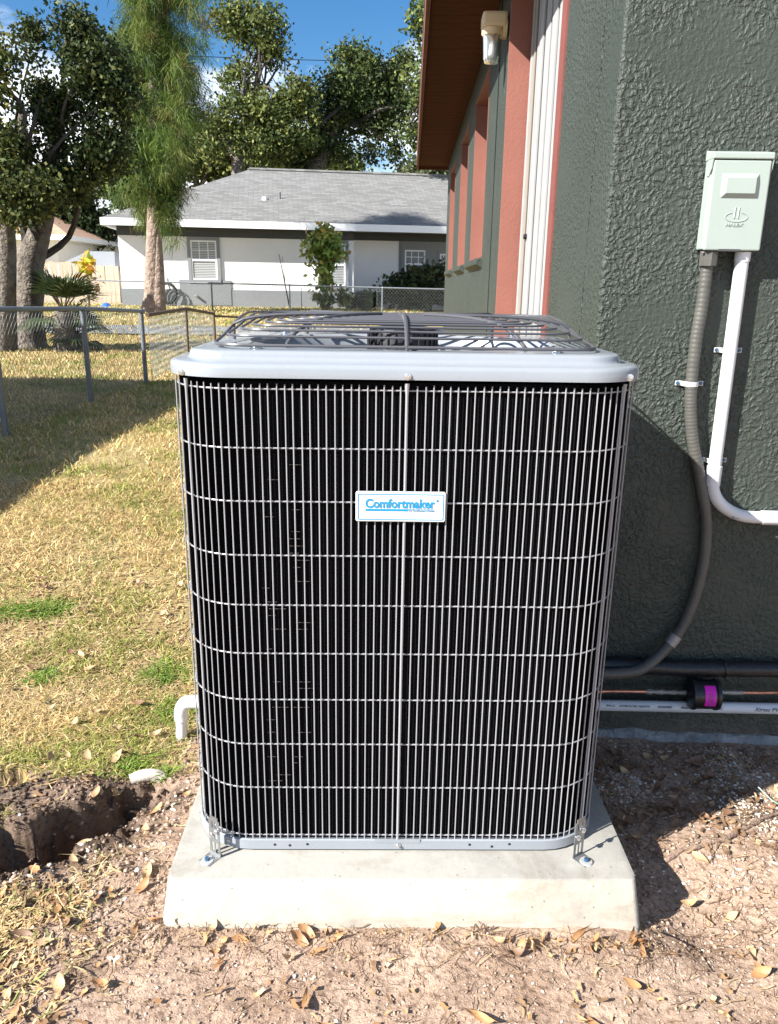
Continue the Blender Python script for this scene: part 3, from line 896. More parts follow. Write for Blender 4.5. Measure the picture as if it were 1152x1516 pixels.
# fan, motor, floor
ac.part(MB().lathe([(0.0, 0.0), (0.27, 0.0)], (UX, UY, 0.70), 'Z', 24), 'inner_floor', M['coil'])
mo = MB(); mo.lathe([(0.0, 1.098), (0.052, 1.097), (0.066, 1.093), (0.068, 1.085), (0.068, 0.97), (0.05, 0.95), (0.0, 0.95)], (UX, UY - 0.02, 0), 'Z', 40)
motor = ac.part(mo, 'fan_motor', M['motor'], smooth=True)
for k in range(28):
    a = 2 * pi * k / 28
    mo2 = MB(); mo2.tube([(UX + 0.069 * math.cos(a), UY - 0.02 + 0.069 * math.sin(a), 0.972), (UX + 0.069 * math.cos(a), UY - 0.02 + 0.069 * math.sin(a), 1.086)], 0.0022, 4)
    ac.part(mo2, 'cooling_fin', M['motor'], parent=motor)
for k in range(3):
    a0 = math.radians(20 + 120 * k)
    v = []; f = []
    nr, na = 8, 10
    for i in range(nr + 1):
        r = 0.06 + (0.20 - 0.06) * i / nr
        for j in range(na + 1):
            t = j / na; a = a0 + (t - 0.5) * (1.5 - 0.2 * i / nr) + 0.35 * i / nr
            z = 0.985 + 0.045 * (t - 0.5) - 0.02 * (t - 0.5) ** 2
            v.append((UX + r * math.cos(a) * 1.22, UY - 0.01 + r * math.sin(a), z))
    for i in range(nr):
        for j in range(na):
            o = i * (na + 1) + j
            f.append((o, o + 1, o + na + 2, o + na + 1))
    ac.part(MB().add(v, f), 'fan_blade', M['blade'], smooth=True)
# guard: concentric rounded rings
def gzf(k):
    return 1.073 + 0.040 * (1 - math.exp(-k * 0.42)) + 0.0006 * k
def gback(z, y):
    t = min(1.0, max(0.0, (y - UY + 0.22) / 0.40))
    return z + (1.113 - z) * (t * t * (3 - 2 * t))
for k in range(14):
    ins = k * 0.0176
    hx_, hy_ = 0.340 - ins * 1.18, 0.247 - ins
    if hy_ < 0.02: break
    pts = [(p[0], p[1], gback(gzf(k), p[1])) for p in rrect(hx_, hy_, max(0.018, 0.062 - ins * 0.2), UX, UY, nc=10, ns=4)]
    ac.part(MB().tube(pts, 0.0024 if k else 0.003, 6, closed=True), 'guard_ring', M['guard'], smooth=True)
for (dx, dy) in [(0, -1), (0, 1), (1, 0), (-1, 0), (0.72, -0.9), (-0.72, -0.9), (0.72, 0.9), (-0.72, 0.9)]:
    pts = []
    for k in range(14):
        ins = k * 0.0176
        hx_, hy_ = 0.340 - ins * 1.18, 0.247 - ins
        c = 0.86 if dx and dy else 1
        pts.append((UX + dx * hx_ * c, UY + dy * hy_ * (1 if not dx else (c * 1.08 if dy else 0)), gback(gzf(k), UY + dy * hy_) + (0.0042 if k else 0.001)))
    pts.insert(0, (pts[0][0], pts[0][1] + 0.001, 1.067))
    ac.part(MB().tube(pts, 0.0036, 8), 'guard_rib', M['guard'], smooth=True)
for (x, y) in [(-0.262, -0.232), (0.262, -0.232), (-0.262, 0.232), (0.262, 0.232)]:
    ac.part(MB().lathe([(0.0, 0.009), (0.0055, 0.0088), (0.006, 0.003), (0.011, 0.0025), (0.0115, 0)], (UX + x, UY + y, 1.0665), 'Z', 10), 'guard_bolt', M['bolt'], smooth=True)
# nameplate
bx0, bx1, bz0, bz1, by = -0.0985, 0.0585, 0.7775, 0.8315, UY - HYU - 0.006
bb = MB()
plate_loop = rrect((bx1 - bx0) / 2, (bz1 - bz0) / 2, 0.004, (bx0 + bx1) / 2, (bz0 + bz1) / 2, nc=5, ns=2)
pl2 = rrect((bx1 - bx0) / 2 - 0.0012, (bz1 - bz0) / 2 - 0.0012, 0.003, (bx0 + bx1) / 2, (bz0 + bz1) / 2, nc=5, ns=2)
skin_loops(bb, [[(p[0], by + 0.003, p[1]) for p in plate_loop], [(p[0], by - 0.001, p[1]) for p in plate_loop], [(p[0], by - 0.002, p[1]) for p in pl2]], close_top=True)
plate = ac.part(bb, 'nameplate', M['badge'])
cxb, czb = (bx0 + bx1) / 2, (bz0 + bz1) / 2
fr = rrect((bx1 - bx0) / 2 - 0.0036, (bz1 - bz0) / 2 - 0.0036, 0.002, cxb, czb, nc=4, ns=2)
fr2 = rrect((bx1 - bx0) / 2 - 0.0049, (bz1 - bz0) / 2 - 0.0049, 0.0016, cxb, czb, nc=4, ns=2)
fb = MB(); skin_loops(fb, [[(p[0], by - 0.0026, p[1]) for p in fr], [(p[0], by - 0.0026, p[1]) for p in fr2]])
ac.part(fb, 'border_line', M['cyan'], parent=plate)
RX = Matrix.Rotation(pi / 2, 4, 'X')
def wall_text(txt, size, m, name, x, y, z, **k):
    return text_mesh(txt, size, m, name, Matrix.Translation((x, y, z)) @ RX, **k)
t = wall_text('Comfortmaker', 0.0222, M['cyan'], 'lettering', cxb - 0.0005, by - 0.0026, czb + 0.0055, offset=0.0006, sx=0.985)
xs = [v.co.x for v in t.data.vertices]; wtxt = max(xs) - min(xs); sc_ = 0.1215 / wtxt; mid = (max(xs) + min(xs)) / 2
for v in t.data.vertices: v.co.x = cxb - 0.001 + (v.co.x - mid) * sc_
t.parent = plate
ac.part(MB().box(cxb - 0.0617, cxb + 0.013, by - 0.0027, by - 0.0022, czb - 0.0073, czb - 0.0036), 'underline', M['cyan'], parent=plate)
ac.part(MB().box(cxb + 0.013, cxb + 0.0596, by - 0.0027, by - 0.0022, czb - 0.0042, czb - 0.0036), 'underline', M['cyan'], parent=plate)
t = wall_text('Air Conditioning & Heating', 0.0040, M['cyan'], 'small_lettering', cxb + 0.0365, by - 0.0026, czb - 0.0062)
t.parent = plate
t = wall_text('®', 0.0055, M['cyan'], 'small_lettering', cxb + 0.0635, by - 0.0026, czb + 0.0115)
t.parent = plate
# tie-down brackets
for sx in (-1, 1):
    X0 = UX + sx * 0.362; Y0 = 1.290
    ang = sx * 0.62
    R = Matrix.Translation((X0, Y0, PZ)) @ Matrix.Rotation(ang, 4, 'Z')
    s = MB()
    w_ = 0.0145; th = 0.0012
    def bx(x0, x1, z0, z1, y0=0.0, y1=th):
        s.box(x0, x1, y0, y1, z0, z1)
    bx(-w_, -0.0082, 0.0, 0.082); bx(0.0082, w_, 0.0, 0.082); bx(-0.0018, 0.0018, 0.0, 0.086)
    for (z, h) in [(0.0, 0.006), (0.030, 0.008), (0.055, 0.007), (0.078, 0.011)]:
        bx(-w_ + (0.004 if z > 0.07 else 0), w_ - (0.004 if z > 0.07 else 0), z, z + h, -0.0002, th + 0.0002)
    s.box(-w_, w_, -0.030, 0.0, 0.0, 0.0012)
    s.v = [tuple(R @ Vector(p)) for p in s.v]
    br = ac.part(s, 'tie_down_bracket', M['galv'])
    for zz, xx in [(0.047, -0.006), (0.059, 0.007)]:
        q = R @ Vector((xx, -0.001, zz))
        ac.part(MB().lathe([(0, -0.006), (0.0035, -0.0055), (0.004, -0.001), (0.0062, -0.0005), (0.0062, 0.002)], q, 'Y', 10), 'bolt', M['bolt'], parent=br, smooth=True)
    q = R @ Vector((0, -0.021, 0.0012))
    ac.part(MB().lathe([(0.0, 0.0026), (0.012, 0.0022), (0.0135, -0.001)], q, 'Z', 18), 'washer', M['washer'], parent=br, smooth=True)
    ac.part(MB().lathe([(0.0, 0.0085), (0.0045, 0.008), (0.0055, 0.003), (0.0055, 0.001)], q, 'Z', 6), 'anchor_screw', M['bolt_blue'], parent=br)

ac.e.rotation_euler = (0, 0, 0.040)

# ------------------------------------------------------------------ electrical disconnect box
box = Thing('disconnect_box', (0.757, 2.0, 1.265), 'pale grey electrical disconnect box screwed to the green stucco wall', 'electrical box')
bf = 1.948
bx_l, bx_r = 0.693, 0.824
z0b, z1b = 1.267, 1.482
body = box.part(MB().box(bx_l - 0.002, bx_r + 0.006, bf + 0.012, 1.9985, z0b + 0.002, z1b - 0.006), 'back_box', M['box'], bevel=0.003)
cov = MB(); cov.box(bx_l, bx_r, bf, bf + 0.012, z0b, z1b - 0.0182)
cover = box.part(cov, 'cover', M['box'], bevel=0.003)
hood = MB()
hood.add([(bx_l - 0.004, bf - 0.003, z1b - 0.016), (bx_r + 0.004, bf - 0.003, z1b - 0.016), (bx_r + 0.004, bf - 0.003, z1b - 0.002), (bx_l - 0.004, bf - 0.003, z1b - 0.002),
          (bx_l - 0.004, 1.999, z1b - 0.016), (bx_r + 0.009, 1.999, z1b - 0.016), (bx_r + 0.009, 1.999, z1b + 0.008), (bx_l - 0.004, 1.999, z1b + 0.008)],
         [(0, 3, 2, 1)[::-1], (4, 5, 6, 7)[::-1], (3, 2, 6, 7), (0, 4, 5, 1), (0, 3, 7, 4), (1, 5, 6, 2)])
box.part(hood, 'hood', M['box'], bevel=0.0025)
for xx in (bx_l - 0.0042, bx_r + 0.0022):
    sg = MB()
    sg.add([(xx, bf - 0.001, z1b - 0.016), (xx, bf + 0.03, z1b - 0.016), (xx, bf + 0.03, z1b - 0.05), (xx, bf + 0.016, z1b - 0.052), (xx, bf + 0.004, z1b - 0.038),
            (xx + 0.002, bf - 0.001, z1b - 0.016), (xx + 0.002, bf + 0.03, z1b - 0.016), (xx + 0.002, bf + 0.03, z1b - 0.05), (xx + 0.002, bf + 0.016, z1b - 0.052), (xx + 0.002, bf + 0.004, z1b - 0.038)],
           [(0, 1, 2, 3, 4), (9, 8, 7, 6, 5), (0, 5, 6, 1), (1, 6, 7, 2), (2, 7, 8, 3), (3, 8, 9, 4), (4, 9, 5, 0)])
    box.part(sg, 'hood_cheek', M['box'])
# raised panel on the cover
ex0, ex1, ez0, ez1 = 0.715, 0.800, 1.382, 1.435
e = MB()
o_ = rrect((ex1 - ex0) / 2, (ez1 - ez0) / 2, 0.003, (ex0 + ex1) / 2, (ez0 + ez1) / 2, nc=3, ns=2)
i_ = rrect((ex1 - ex0) / 2 - 0.009, (ez1 - ez0) / 2 - 0.010, 0.002, (ex0 + ex1) / 2, (ez0 + ez1) / 2, nc=3, ns=2)
skin_loops(e, [[(p[0], bf + 0.002, p[1]) for p in o_], [(p[0], bf - 0.0004, p[1]) for p in o_], [(p[0], bf - 0.0085, p[1]) for p in i_]], close_top=True)
box.part(e, 'raised_panel', M['box'], parent=cover)
cxl, czl = 0.7575, 1.345
arc = []
for i in range(31):
    a = math.radians(105 + 330 * i / 30 - 0)
    arc.append((cxl + 0.026 * math.cos(a) + 0.001, bf - 0.0004, czl - 0.004 + 0.0105 * math.sin(a)))
arc = [p for p in arc if not (p[2] > czl + 0.001 and abs(p[0] - cxl) < 0.008)]
lg = MB(); lg.tube(arc, 0.0011, 5)
for dx in (-0.0042, 0.0048):
    lg.tube([(cxl + dx + 0.001, bf - 0.0004, czl + 0.017), (cxl + dx, bf - 0.0004, czl - 0.007)], 0.0017, 5)
box.part(lg, 'embossed_emblem', M['box'], parent=cover, smooth=True)
t = wall_text('HALEX', 0.0105, M['box'], 'embossed_lettering', cxl - 0.001, bf - 0.0006, czl - 0.0215, extrude=0.0008)
t.parent = cover
t.data.transform(Matrix.Translation((cxl, 0, 0)) @ Matrix.Diagonal((1.25, 1, 1, 1)) @ Matrix.Translation((-cxl, 0, 0)))
box.part(MB().box(0.727, 0.778, bf - 0.002, bf + 0.004, z0b - 0.002, z0b + 0.003), 'latch_tab', M['track_grey'])
box.part(MB().lathe([(0, -0.004), (0.003, -0.003), (0.0035, 0.0)], (0.694, bf + 0.01, z0b - 0.003), 'Z', 8), 'cover_screw', M['bolt'])

def arc_pts(pts, n=8):
    """Catmull-Rom through points"""
    P = [Vector(p) for p in pts]; out = []
    for i in range(len(P) - 1):
        p0 = P[max(i - 1, 0)]; p1 = P[i]; p2 = P[i + 1]; p3 = P[min(i + 2, len(P) - 1)]
        for k in range(n):
            t = k / n
            out.append(0.5 * ((2 * p1) + (-p0 + p2) * t + (2 * p0 - 5 * p1 + 4 * p2 - p3) * t * t + (-p0 + 3 * p1 - 3 * p2 + p3) * t ** 3))
    out.append(P[-1])
    return out

def strap(th, x, z, half, y0, up=0.010, ang=0.0, parent=None):
    s = MB(); Rr = half
    pts = []
    prof = [(-Rr - 0.016, 0.0)] + [(-Rr - 0.003, 0.0)] + [(-Rr * math.cos(a) * 1.08, -2 * Rr * math.sin(a) * 0.55 - 0.012 * math.sin(a)) for a in np.linspace(0.15, pi - 0.15, 9)] + [(Rr + 0.003, 0.0), (Rr + 0.016, 0.0)]
    vs = []; fs = []
    for (px, py) in prof:
        for (dz, dy) in [(-up / 2, 0), (up / 2, 0), (up / 2, -0.0025), (-up / 2, -0.0025)]:
            vs.append((x + px * math.cos(ang), y0 + py + dy, z + dz + px * math.sin(ang)))
    for i in range(len(prof) - 1):
        for k in range(4):
            l = (k + 1) % 4
            fs.append((i * 4 + k, (i + 1) * 4 + k, (i + 1) * 4 + l, i * 4 + l))
    s.add(vs, fs)
    o = th.part(s, 'strap', M['white_metal'], bevel=0.0008)
    for sx in (-1, 1):
        px = sx * (Rr + 0.010)
        th.part(MB().lathe([(0, -0.0045), (0.0035, -0.004), (0.0048, -0.0015), (0.0048, 0.002)], (x + px * math.cos(ang), y0 - 0.0025, z + px * math.sin(ang)), 'Y', 8), 'screw', M['bolt_blue'], parent=o)
    return o

# flexible conduit
fy = 1.979
fl = Thing('flexible_conduit', (0.72, fy, 1.24), 'ribbed grey-green flexible conduit curving from the electrical box down behind the air conditioner', 'conduit')
base_pts = [(0.716, fy, 1.235), (0.716, fy, 1.143), (0.712, fy, 1.05), (0.714, fy, 0.949), (0.722, fy, 0.87), (0.739, fy, 0.79), (0.768, fy, 0.70), (0.795, fy, 0.60), (0.805, fy, 0.50), (0.797, fy, 0.39), (0.770, fy - 0.005, 0.29), (0.72, 1.960, 0.218), (0.655, 1.932, 0.176), (0.58, 1.922, 0.166), (0.50, 1.92, 0.168), (0.30, 1.918, 0.17)]
cpnt = arc_pts(base_pts, 26)
rs = [0.0150 + (0.0007 if i % 3 == 0 else -0.0004) for i in range(len(cpnt))]
fl.part(MB().tube(cpnt, rs, 10), 'hose', M['flex'], smooth=True, angle=70)
fl.part(MB().lathe([(0.0, 0.0), (0.021, 0.0), (0.022, 0.032), (0.019, 0.036), (0.0, 0.036)], (0.716, fy - 0.004, 1.232), 'Z', 8), 'fitting', M['flex'])
strap(fl, 0.714, 0.949, 0.019, 1.998, up=0.012)
tp = [cpnt[i] for i in range(len(cpnt)) if 0.235 < cpnt[i].z < 0.262 and cpnt[i].x > 0.72]
if len(tp) > 1: fl.part(MB().tube(tp, 0.0173, 10), 'tape_wrap', M['solder'], smooth=True)

# rigid white conduit with elbow
py = 1.979
pc = Thing('rigid_conduit', (0.80, py, 1.26), 'white rigid conduit dropping from the electrical box and bending right along the wall', 'conduit')
x0c = 0.800; zc = 0.700; Rb = 0.118
pc.part(MB().tube([(x0c - 0.002, py, 1.262), (x0c, py, 0.73)], 0.0162, 16), 'pipe', M['pvc'], smooth=True)
pc.part(MB().lathe([(0.0, 0.0), (0.0185, 0.0), (0.0185, 0.022), (0.0, 0.022)], (x0c - 0.002, py, 1.243), 'Z', 12), 'fitting', M['pvc'], smooth=True)
el = [(x0c, py, 0.712)] + [(x0c + 0.013 + Rb - (Rb + 0.004) * math.cos(a) - 0.009, py, zc - Rb * math.sin(a) * 0.82) for a in np.linspace(0.08, pi / 2, 14)] + [(x0c + Rb + 0.06, py, zc - Rb * 0.825)]
pc.part(MB().tube(el, 0.0162, 16), 'elbow', M['pvc'], smooth=True)
pc.part(MB().lathe([(0.0, 0.0), (0.0192, 0.0), (0.0192, 0.052), (0.0, 0.052)], (x0c, py, 0.688), 'Z', 16), 'coupling', M['pvc'], smooth=True)
ex_ = x0c + Rb + 0.022; ez_ = zc - Rb * 0.825
pc.part(MB().lathe([(0.0, 0.0), (0.0192, 0.0), (0.0192, 0.045), (0.0, 0.045)], (ex_, py, ez_), 'X', 16), 'coupling', M['pvc'], smooth=True)
pc.part(MB().tube([(ex_ + 0.03, py, ez_), (1.9, py, ez_ - 0.002)], 0.0158, 16), 'pipe', M['pvc'], smooth=True)
strap(pc, x0c, 1.033, 0.0185, 1.998, up=0.012); strap(pc, x0c, 0.752, 0.0185, 1.998, up=0.012)
strap(pc, 1.03, ez_, 0.0185, 1.998, up=0.012, ang=pi / 2)
t = wall_text('▮▮▯▮ PVC 40', 0.012, M['print'], 'printed_text', x0c + 0.085, py - 0.0152, ez_ + 0.001, extrude=0.0001) if False else wall_text('SCH 40 ||||| |||', 0.011, M['print'], 'printed_text', x0c + 0.088, py - 0.0148, ez_ + 0.002, extrude=0.0001)
t.parent = pc.e; t.matrix_parent_inverse = pc.inv

# insulated suction line
il = Thing('insulated_pipe', (0.82, 1.965, 0.15), 'thick black foam insulated refrigerant pipe running along the foot of the wall', 'pipe')
ip = arc_pts([(0.25, 1.96, 0.175), (0.45, 1.966, 0.168), (0.62, 1.97, 0.166), (0.80, 1.97, 0.163), (1.0, 1.97, 0.167), (1.3, 1.97, 0.168), (2.0, 1.97, 0.167)], 8)
foam = il.part(MB().tube(ip, [0.0225 + 0.0012 * math.sin(i * 1.7) for i in range(len(ip))], 14), 'foam_sleeve', M['foam'], smooth=True)
for xz in (0.665, 0.89, 1.20):
    il.part(MB().tube([(xz + 0.001 * k, 1.970 + 0.0250 * math.cos(k * pi / 6), 0.166 + 0.0250 * math.sin(k * pi / 6)) for k in range(12)], 0.0016, 5, closed=True), 'cable_tie', M['black'])

# copper line with filter drier
cl_ = Thing('copper_liquid_line', (0.86, 1.955, 0.085), 'thin copper pipe with a black filter canister bearing a magenta label, above the white pipe', 'pipe')
cyy = 1.952
cl_.part(MB().tube(arc_pts([(0.25, 1.93, 0.11), (0.45, 1.94, 0.095), (0.60, cyy, 0.096), (0.80, cyy, 0.098)], 6), 0.0048, 8), 'pipe', M['copper'], smooth=True)
cl_.part(MB().tube([(0.885, cyy, 0.101), (1.0, cyy, 0.103), (1.08, cyy, 0.107), (1.9, cyy, 0.111)], 0.0048, 8), 'pipe', M['copper'], smooth=True)
cl_.part(MB().tube([(0.685 + i * 0.011, cyy, 0.0972) for i in range(11)], [0.0062 + 0.0014 * math.sin(i * 2.1) for i in range(11)], 8), 'brazed_joint', M['solder'], smooth=True)
cl_.part(MB().tube([(0.880 + i * 0.012, cyy, 0.1015) for i in range(7)], [0.0062 + 0.0008 * math.sin(i * 2.1) for i in range(7)], 8), 'brazed_joint', M['solder'], smooth=True)
can = MB()
can.lathe([(0.0, -0.052), (0.010, -0.050), (0.030, -0.046), (0.0385, -0.042), (0.0395, -0.036), (0.0395, -0.031), (0.0365, -0.029), (0.0365, 0.029), (0.0395, 0.031), (0.0395, 0.036), (0.0385, 0.042), (0.030, 0.046), (0.010, 0.050), (0.0, 0.052)], (0.838, cyy - 0.012, 0.101), 'X', 28)
can.v = [(0.838 + (p[0] - 0.838) * 0.88, cyy - 0.012 + (p[1] - cyy + 0.012) * 1.1, 0.101 + (p[2] - 0.101) * 1.1) for p in can.v]
canister = cl_.part(can, 'filter_canister', M['black'], smooth=True)
lb = MB(); nn_ = 10; vs = []; fs = []
for i in range(nn_ + 1):
    a = math.radians(200 - 60 + (75) * i / nn_ + 5)
    a = math.radians(118 + 85 * i / nn_)
    for xx in (-0.014, 0.016):
        vs.append((0.843 + xx, cyy - 0.012 + 0.0409 * math.cos(a), 0.101 + 0.0409 * math.sin(a)))
for i in range(nn_): fs.append((2 * i, 2 * i + 1, 2 * i + 3, 2 * i + 2))
lab = cl_.part(lb.add(vs, fs), 'label_sticker', M['magenta'], parent=canister, smooth=True)
for k in range(7):
    zz = 0.119 - k * 0.0052
    yy_ = cyy - 0.012 - math.sqrt(max(1e-6, 0.0413 ** 2 - (zz - 0.101) ** 2))
    cl_.part(MB().box(0.838 - 0.001 * (k % 3), 0.850 + 0.002 * (k % 2), yy_ - 0.0004, yy_ + 0.001, zz, zz + 0.0012), 'print_line', M['print'], parent=canister)

# white drain pipe
dp = Thing('drain_pipe', (-0.6, 1.955, 0.0), 'long white drain pipe along the wall foot with a downturned elbow at its left end', 'pipe')
dz = 0.052; dy = 1.960
dp.part(MB().tube([(-0.575, dy - 0.0, dz - 0.030), (0.2, dy, dz - 0.009), (1.9, dy, dz + 0.006)], 0.0158, 16), 'pipe', M['pvc'], smooth=True)
dp.part(MB().tube(arc_pts([(-0.565, dy, dz - 0.030), (-0.60, dy, dz - 0.030), (-0.622, dy, dz - 0.038), (-0.632, dy, dz - 0.063), (-0.632, dy, dz - 0.088)], 5), 0.0195, 14), 'elbow', M['pvc'], smooth=True)
dp.part(MB().tube([(-0.632, dy, dz - 0.08), (-0.637, dy, dz - 0.18)], 0.0158, 14), 'down_pipe', M['pvc'], smooth=True)
for txt, x, s_ in [('Xirtec PVC', 1.045, 0.0165), ('Made in USA for IPEX USA LLC', 0.86, 0.0088), ('40000600F', 0.757, 0.0090), ('NSF-PW', 0.70, 0.009), ('ASTM D1785', 0.655, 0.009), ('PW-G', 0.606, 0.009)]:
    t = wall_text(txt, s_, M['print'], 'printed_text', x - 0.018, dy - 0.0166, dz + 0.0035 - 0.001, extrude=0.0002, offset=0.0001, shear=0.12 if s_ > 0.012 else 0)
    t.parent = dp.e; t.matrix_parent_inverse = dp.inv

# short offcut of pipe lying on the soil
zc0 = float(gz(-0.66, 1.72))
st = MB(); st.tube(arc_pts([(-0.690, 1.700, zc0 + 0.016), (-0.665, 1.712, zc0 + 0.022), (-0.635, 1.722, zc0 + 0.018), (-0.600, 1.727, zc0 - 0.002)], 4), 0.0165, 14)
st.lathe([(0.0, 0.0), (0.0001, 0.0)], (0, 0, -5), 'Z', 3) if False else None
stub = st.build('pipe_offcut', M['pvc_dirty'], smooth=True)
tag(stub, 'short soiled white pipe end poking out of the lawn edge left of the pad', 'pipe')

# ------------------------------------------------------------------ chain-link fences
def chain_mesh(mb, p0, p1, zb0, zb1, zt0, zt1, cell, r, nseg=3):
    """diamond mesh between two ground points"""
    p0 = Vector(p0); p1 = Vector(p1); d = p1 - p0; Ln = d.length; u = d / Ln
    n = Vector((-u.y, u.x)) * r * 1.2
    k = int(Ln / cell)
    h = (zt0 - zb0 + zt1 - zb1) / 2
    rows = max(2, int(round(h / (cell))) * 2)
    for i in range(k):
        pts = []
        for j in range(rows + 1):
            off = (j % 2) * 0.5 * cell * 1.04
            s = (i * cell + off + 0.004 * math.sin(i * 1.3 + j)) / Ln
            zb = zb0 + (zb1 - zb0) * s; zt = zt0 + (zt1 - zt0) * s
            q = p0 + d * s
            q = q + n * (1 if j % 2 else -1)
            pts.append((q.x, q.y, zb + (zt - zb) * j / rows))
        mb.tube(pts, r, 3, cap=False)
        pts2 = []
        for j in range(rows + 1):
            off = ((j + 1) % 2) * 0.5 * cell * 1.04 - 0.5 * cell
            s = max(0, (i * cell + off) / Ln)
            zb = zb0 + (zb1 - zb0) * s; zt = zt0 + (zt1 - zt0) * s
            q = p0 + d * s
            q = q - n * (1 if j % 2 else -1)
            pts2.append((q.x, q.y, zb + (zt - zb) * j / rows))
        mb.tube(pts2, r, 3, cap=False)
    return mb

def fence(name, pts, label, cell, wr, rail_r, post_r, posts, mt='galv_fence', z_bottom=None, meshmat='fence_wire'):
    """pts: list of (x,y,ztop); posts: list of (x,y,ztop)"""
    f = Thing(name, (pts[0][0], pts[0][1], 0), label, 'fence')
    for a, b in zip(pts[:-1], pts[1:]):
        f.part(MB().tube([a, b], rail_r, 8), 'top_rail', M[mt], smooth=True)
        za = float(gz(a[0], a[1])) + 0.03; zb_ = float(gz(b[0], b[1])) + 0.03
        m_ = chain_mesh(MB(), a[:2], b[:2], za, zb_, a[2] + 0.02, b[2] + 0.02, cell, wr)
        o = f.part(m_, 'wire_mesh', M[meshmat])
        tag(o, kind='stuff')
    for p in posts:
        q = f.part(MB().tube([(p[0], p[1], float(gz(p[0], p[1])) - 0.1), (p[0], p[1], p[2])], post_r, 10), 'post', M[mt], smooth=True)
        f.part(MB().lathe([(0.0, 0.03), (post_r * 0.8, 0.022), (post_r * 1.15, 0.0), (post_r * 1.15, -0.03)], (p[0], p[1], p[2]), 'Z', 8), 'post_cap', M[mt], parent=q)
    return f
fence('chain_link_fence', [(-3.15, 5.93, 0.962), (-3.15, 7.70, 0.918), (-3.15, 9.35, 0.845)],
      'grey steel chain-link fence along the lawn on the left, running away from the camera', 0.06, 0.0016, 0.021, 0.026,
      [(-3.15, 5.93, 0.955), (-3.15, 7.62, 0.91), (-3.15, 9.3, 0.85)])
fence('chain_link_gate', [(-3.12, 9.42, 0.80), (-3.38, 12.0, 0.80), (-3.45, 14.0, 0.66)],
      'sagging brown chain-link gate panel with angled top rail beyond the end of the lawn fence', 0.07, 0.0022, 0.024, 0.022,
      [(-3.38, 12.0, 0.79), (-3.45, 14.0, 0.66)], mt='twig')
fence('neighbour_fence', [(-13.5, 22.0, 1.25), (-10.2, 22.0, 1.22), (-3.3, 22.0, 1.16), (-0.9, 22.0, 1.13), (1.6, 22.0, 1.11)],
      'low grey chain-link fence in front of the white neighbouring house', 0.09, 0.0032, 0.02, 0.022,
      [(-8.9, 22.0, 1.21), (-5.45, 22.0, 1.18), (-3.3, 22.0, 1.16), (-0.75, 22.0, 1.13), (1.5, 22, 1.11)])
# dark cable/branch drooping beyond the gate
br_ = MB().tube(arc_pts([(-3.45, 14.0, 0.62), (-3.2, 14.3, 0.60), (-2.9, 14.5, 0.585), (-2.5, 14.7, 0.59), (-1.9, 14.9, 0.60)], 6), 0.022, 6).build('fallen_branch', M['twig'], smooth=True)
tag(br_, 'dark bent rail sagging from the last gate post across the lawn', 'rail')

# ------------------------------------------------------------------ neighbour's white house
HA = math.radians(9.5)
hu = Vector((math.cos(HA), math.sin(HA), 0)); hv = Vector((-math.sin(HA), math.cos(HA), 0))
HO = Vector((-9.2, 24.5, 0.0))
NH = Thing('white_house', (HO.x, HO.y, 0.42), 'single-storey white house with grey shingle hip roof and grey painted base beyond the lawn', 'house', rz=0)
def hp(a, b, z): return tuple(HO + hu * a + hv * b + Vector((0, 0, z)))
def hbox(a0, a1, b0, b1, z0, z1, mb=None):
    mb = mb or MB()
    v = [hp(a0, b0, z0), hp(a1, b0, z0), hp(a1, b1, z0), hp(a0, b1, z0), hp(a0, b0, z1), hp(a1, b0, z1), hp(a1, b1, z1), hp(a0, b1, z1)]
    return mb.add(v, [(0, 3, 2, 1), (4, 5, 6, 7), (0, 1, 5, 4), (1, 2, 6, 5), (2, 3, 7, 6), (3, 0, 4, 7)])
LH, DH, OV = 21.0, 9.0, 0.5
ZE = 2.86      # eave underside
nwall = MB()
RC0, RC1, RD = 7.55, 15.2, 0.85      # recessed right-hand part
hbox(OV - 0.25, RC0, OV, DH, 0.98, ZE, nwall); hbox(RC0, LH, OV + RD, DH, 0.98, ZE, nwall)
NH.part(nwall, 'wall', M['hwall'])
nb = MB(); hbox(OV - 0.27, RC0 + 0.02, OV - 0.02, DH, 0.2, 0.98, nb); hbox(RC0 + 0.02, LH, OV + RD - 0.02, DH, 0.2, 0.98, nb)
NH.part(nb, 'painted_base', M['hgrey'])
NH.part(hbox(2.02, 3.62, OV - 0.035, OV + 0.01, 0.5, 1.27), 'painted_panel', M['hgrey'])
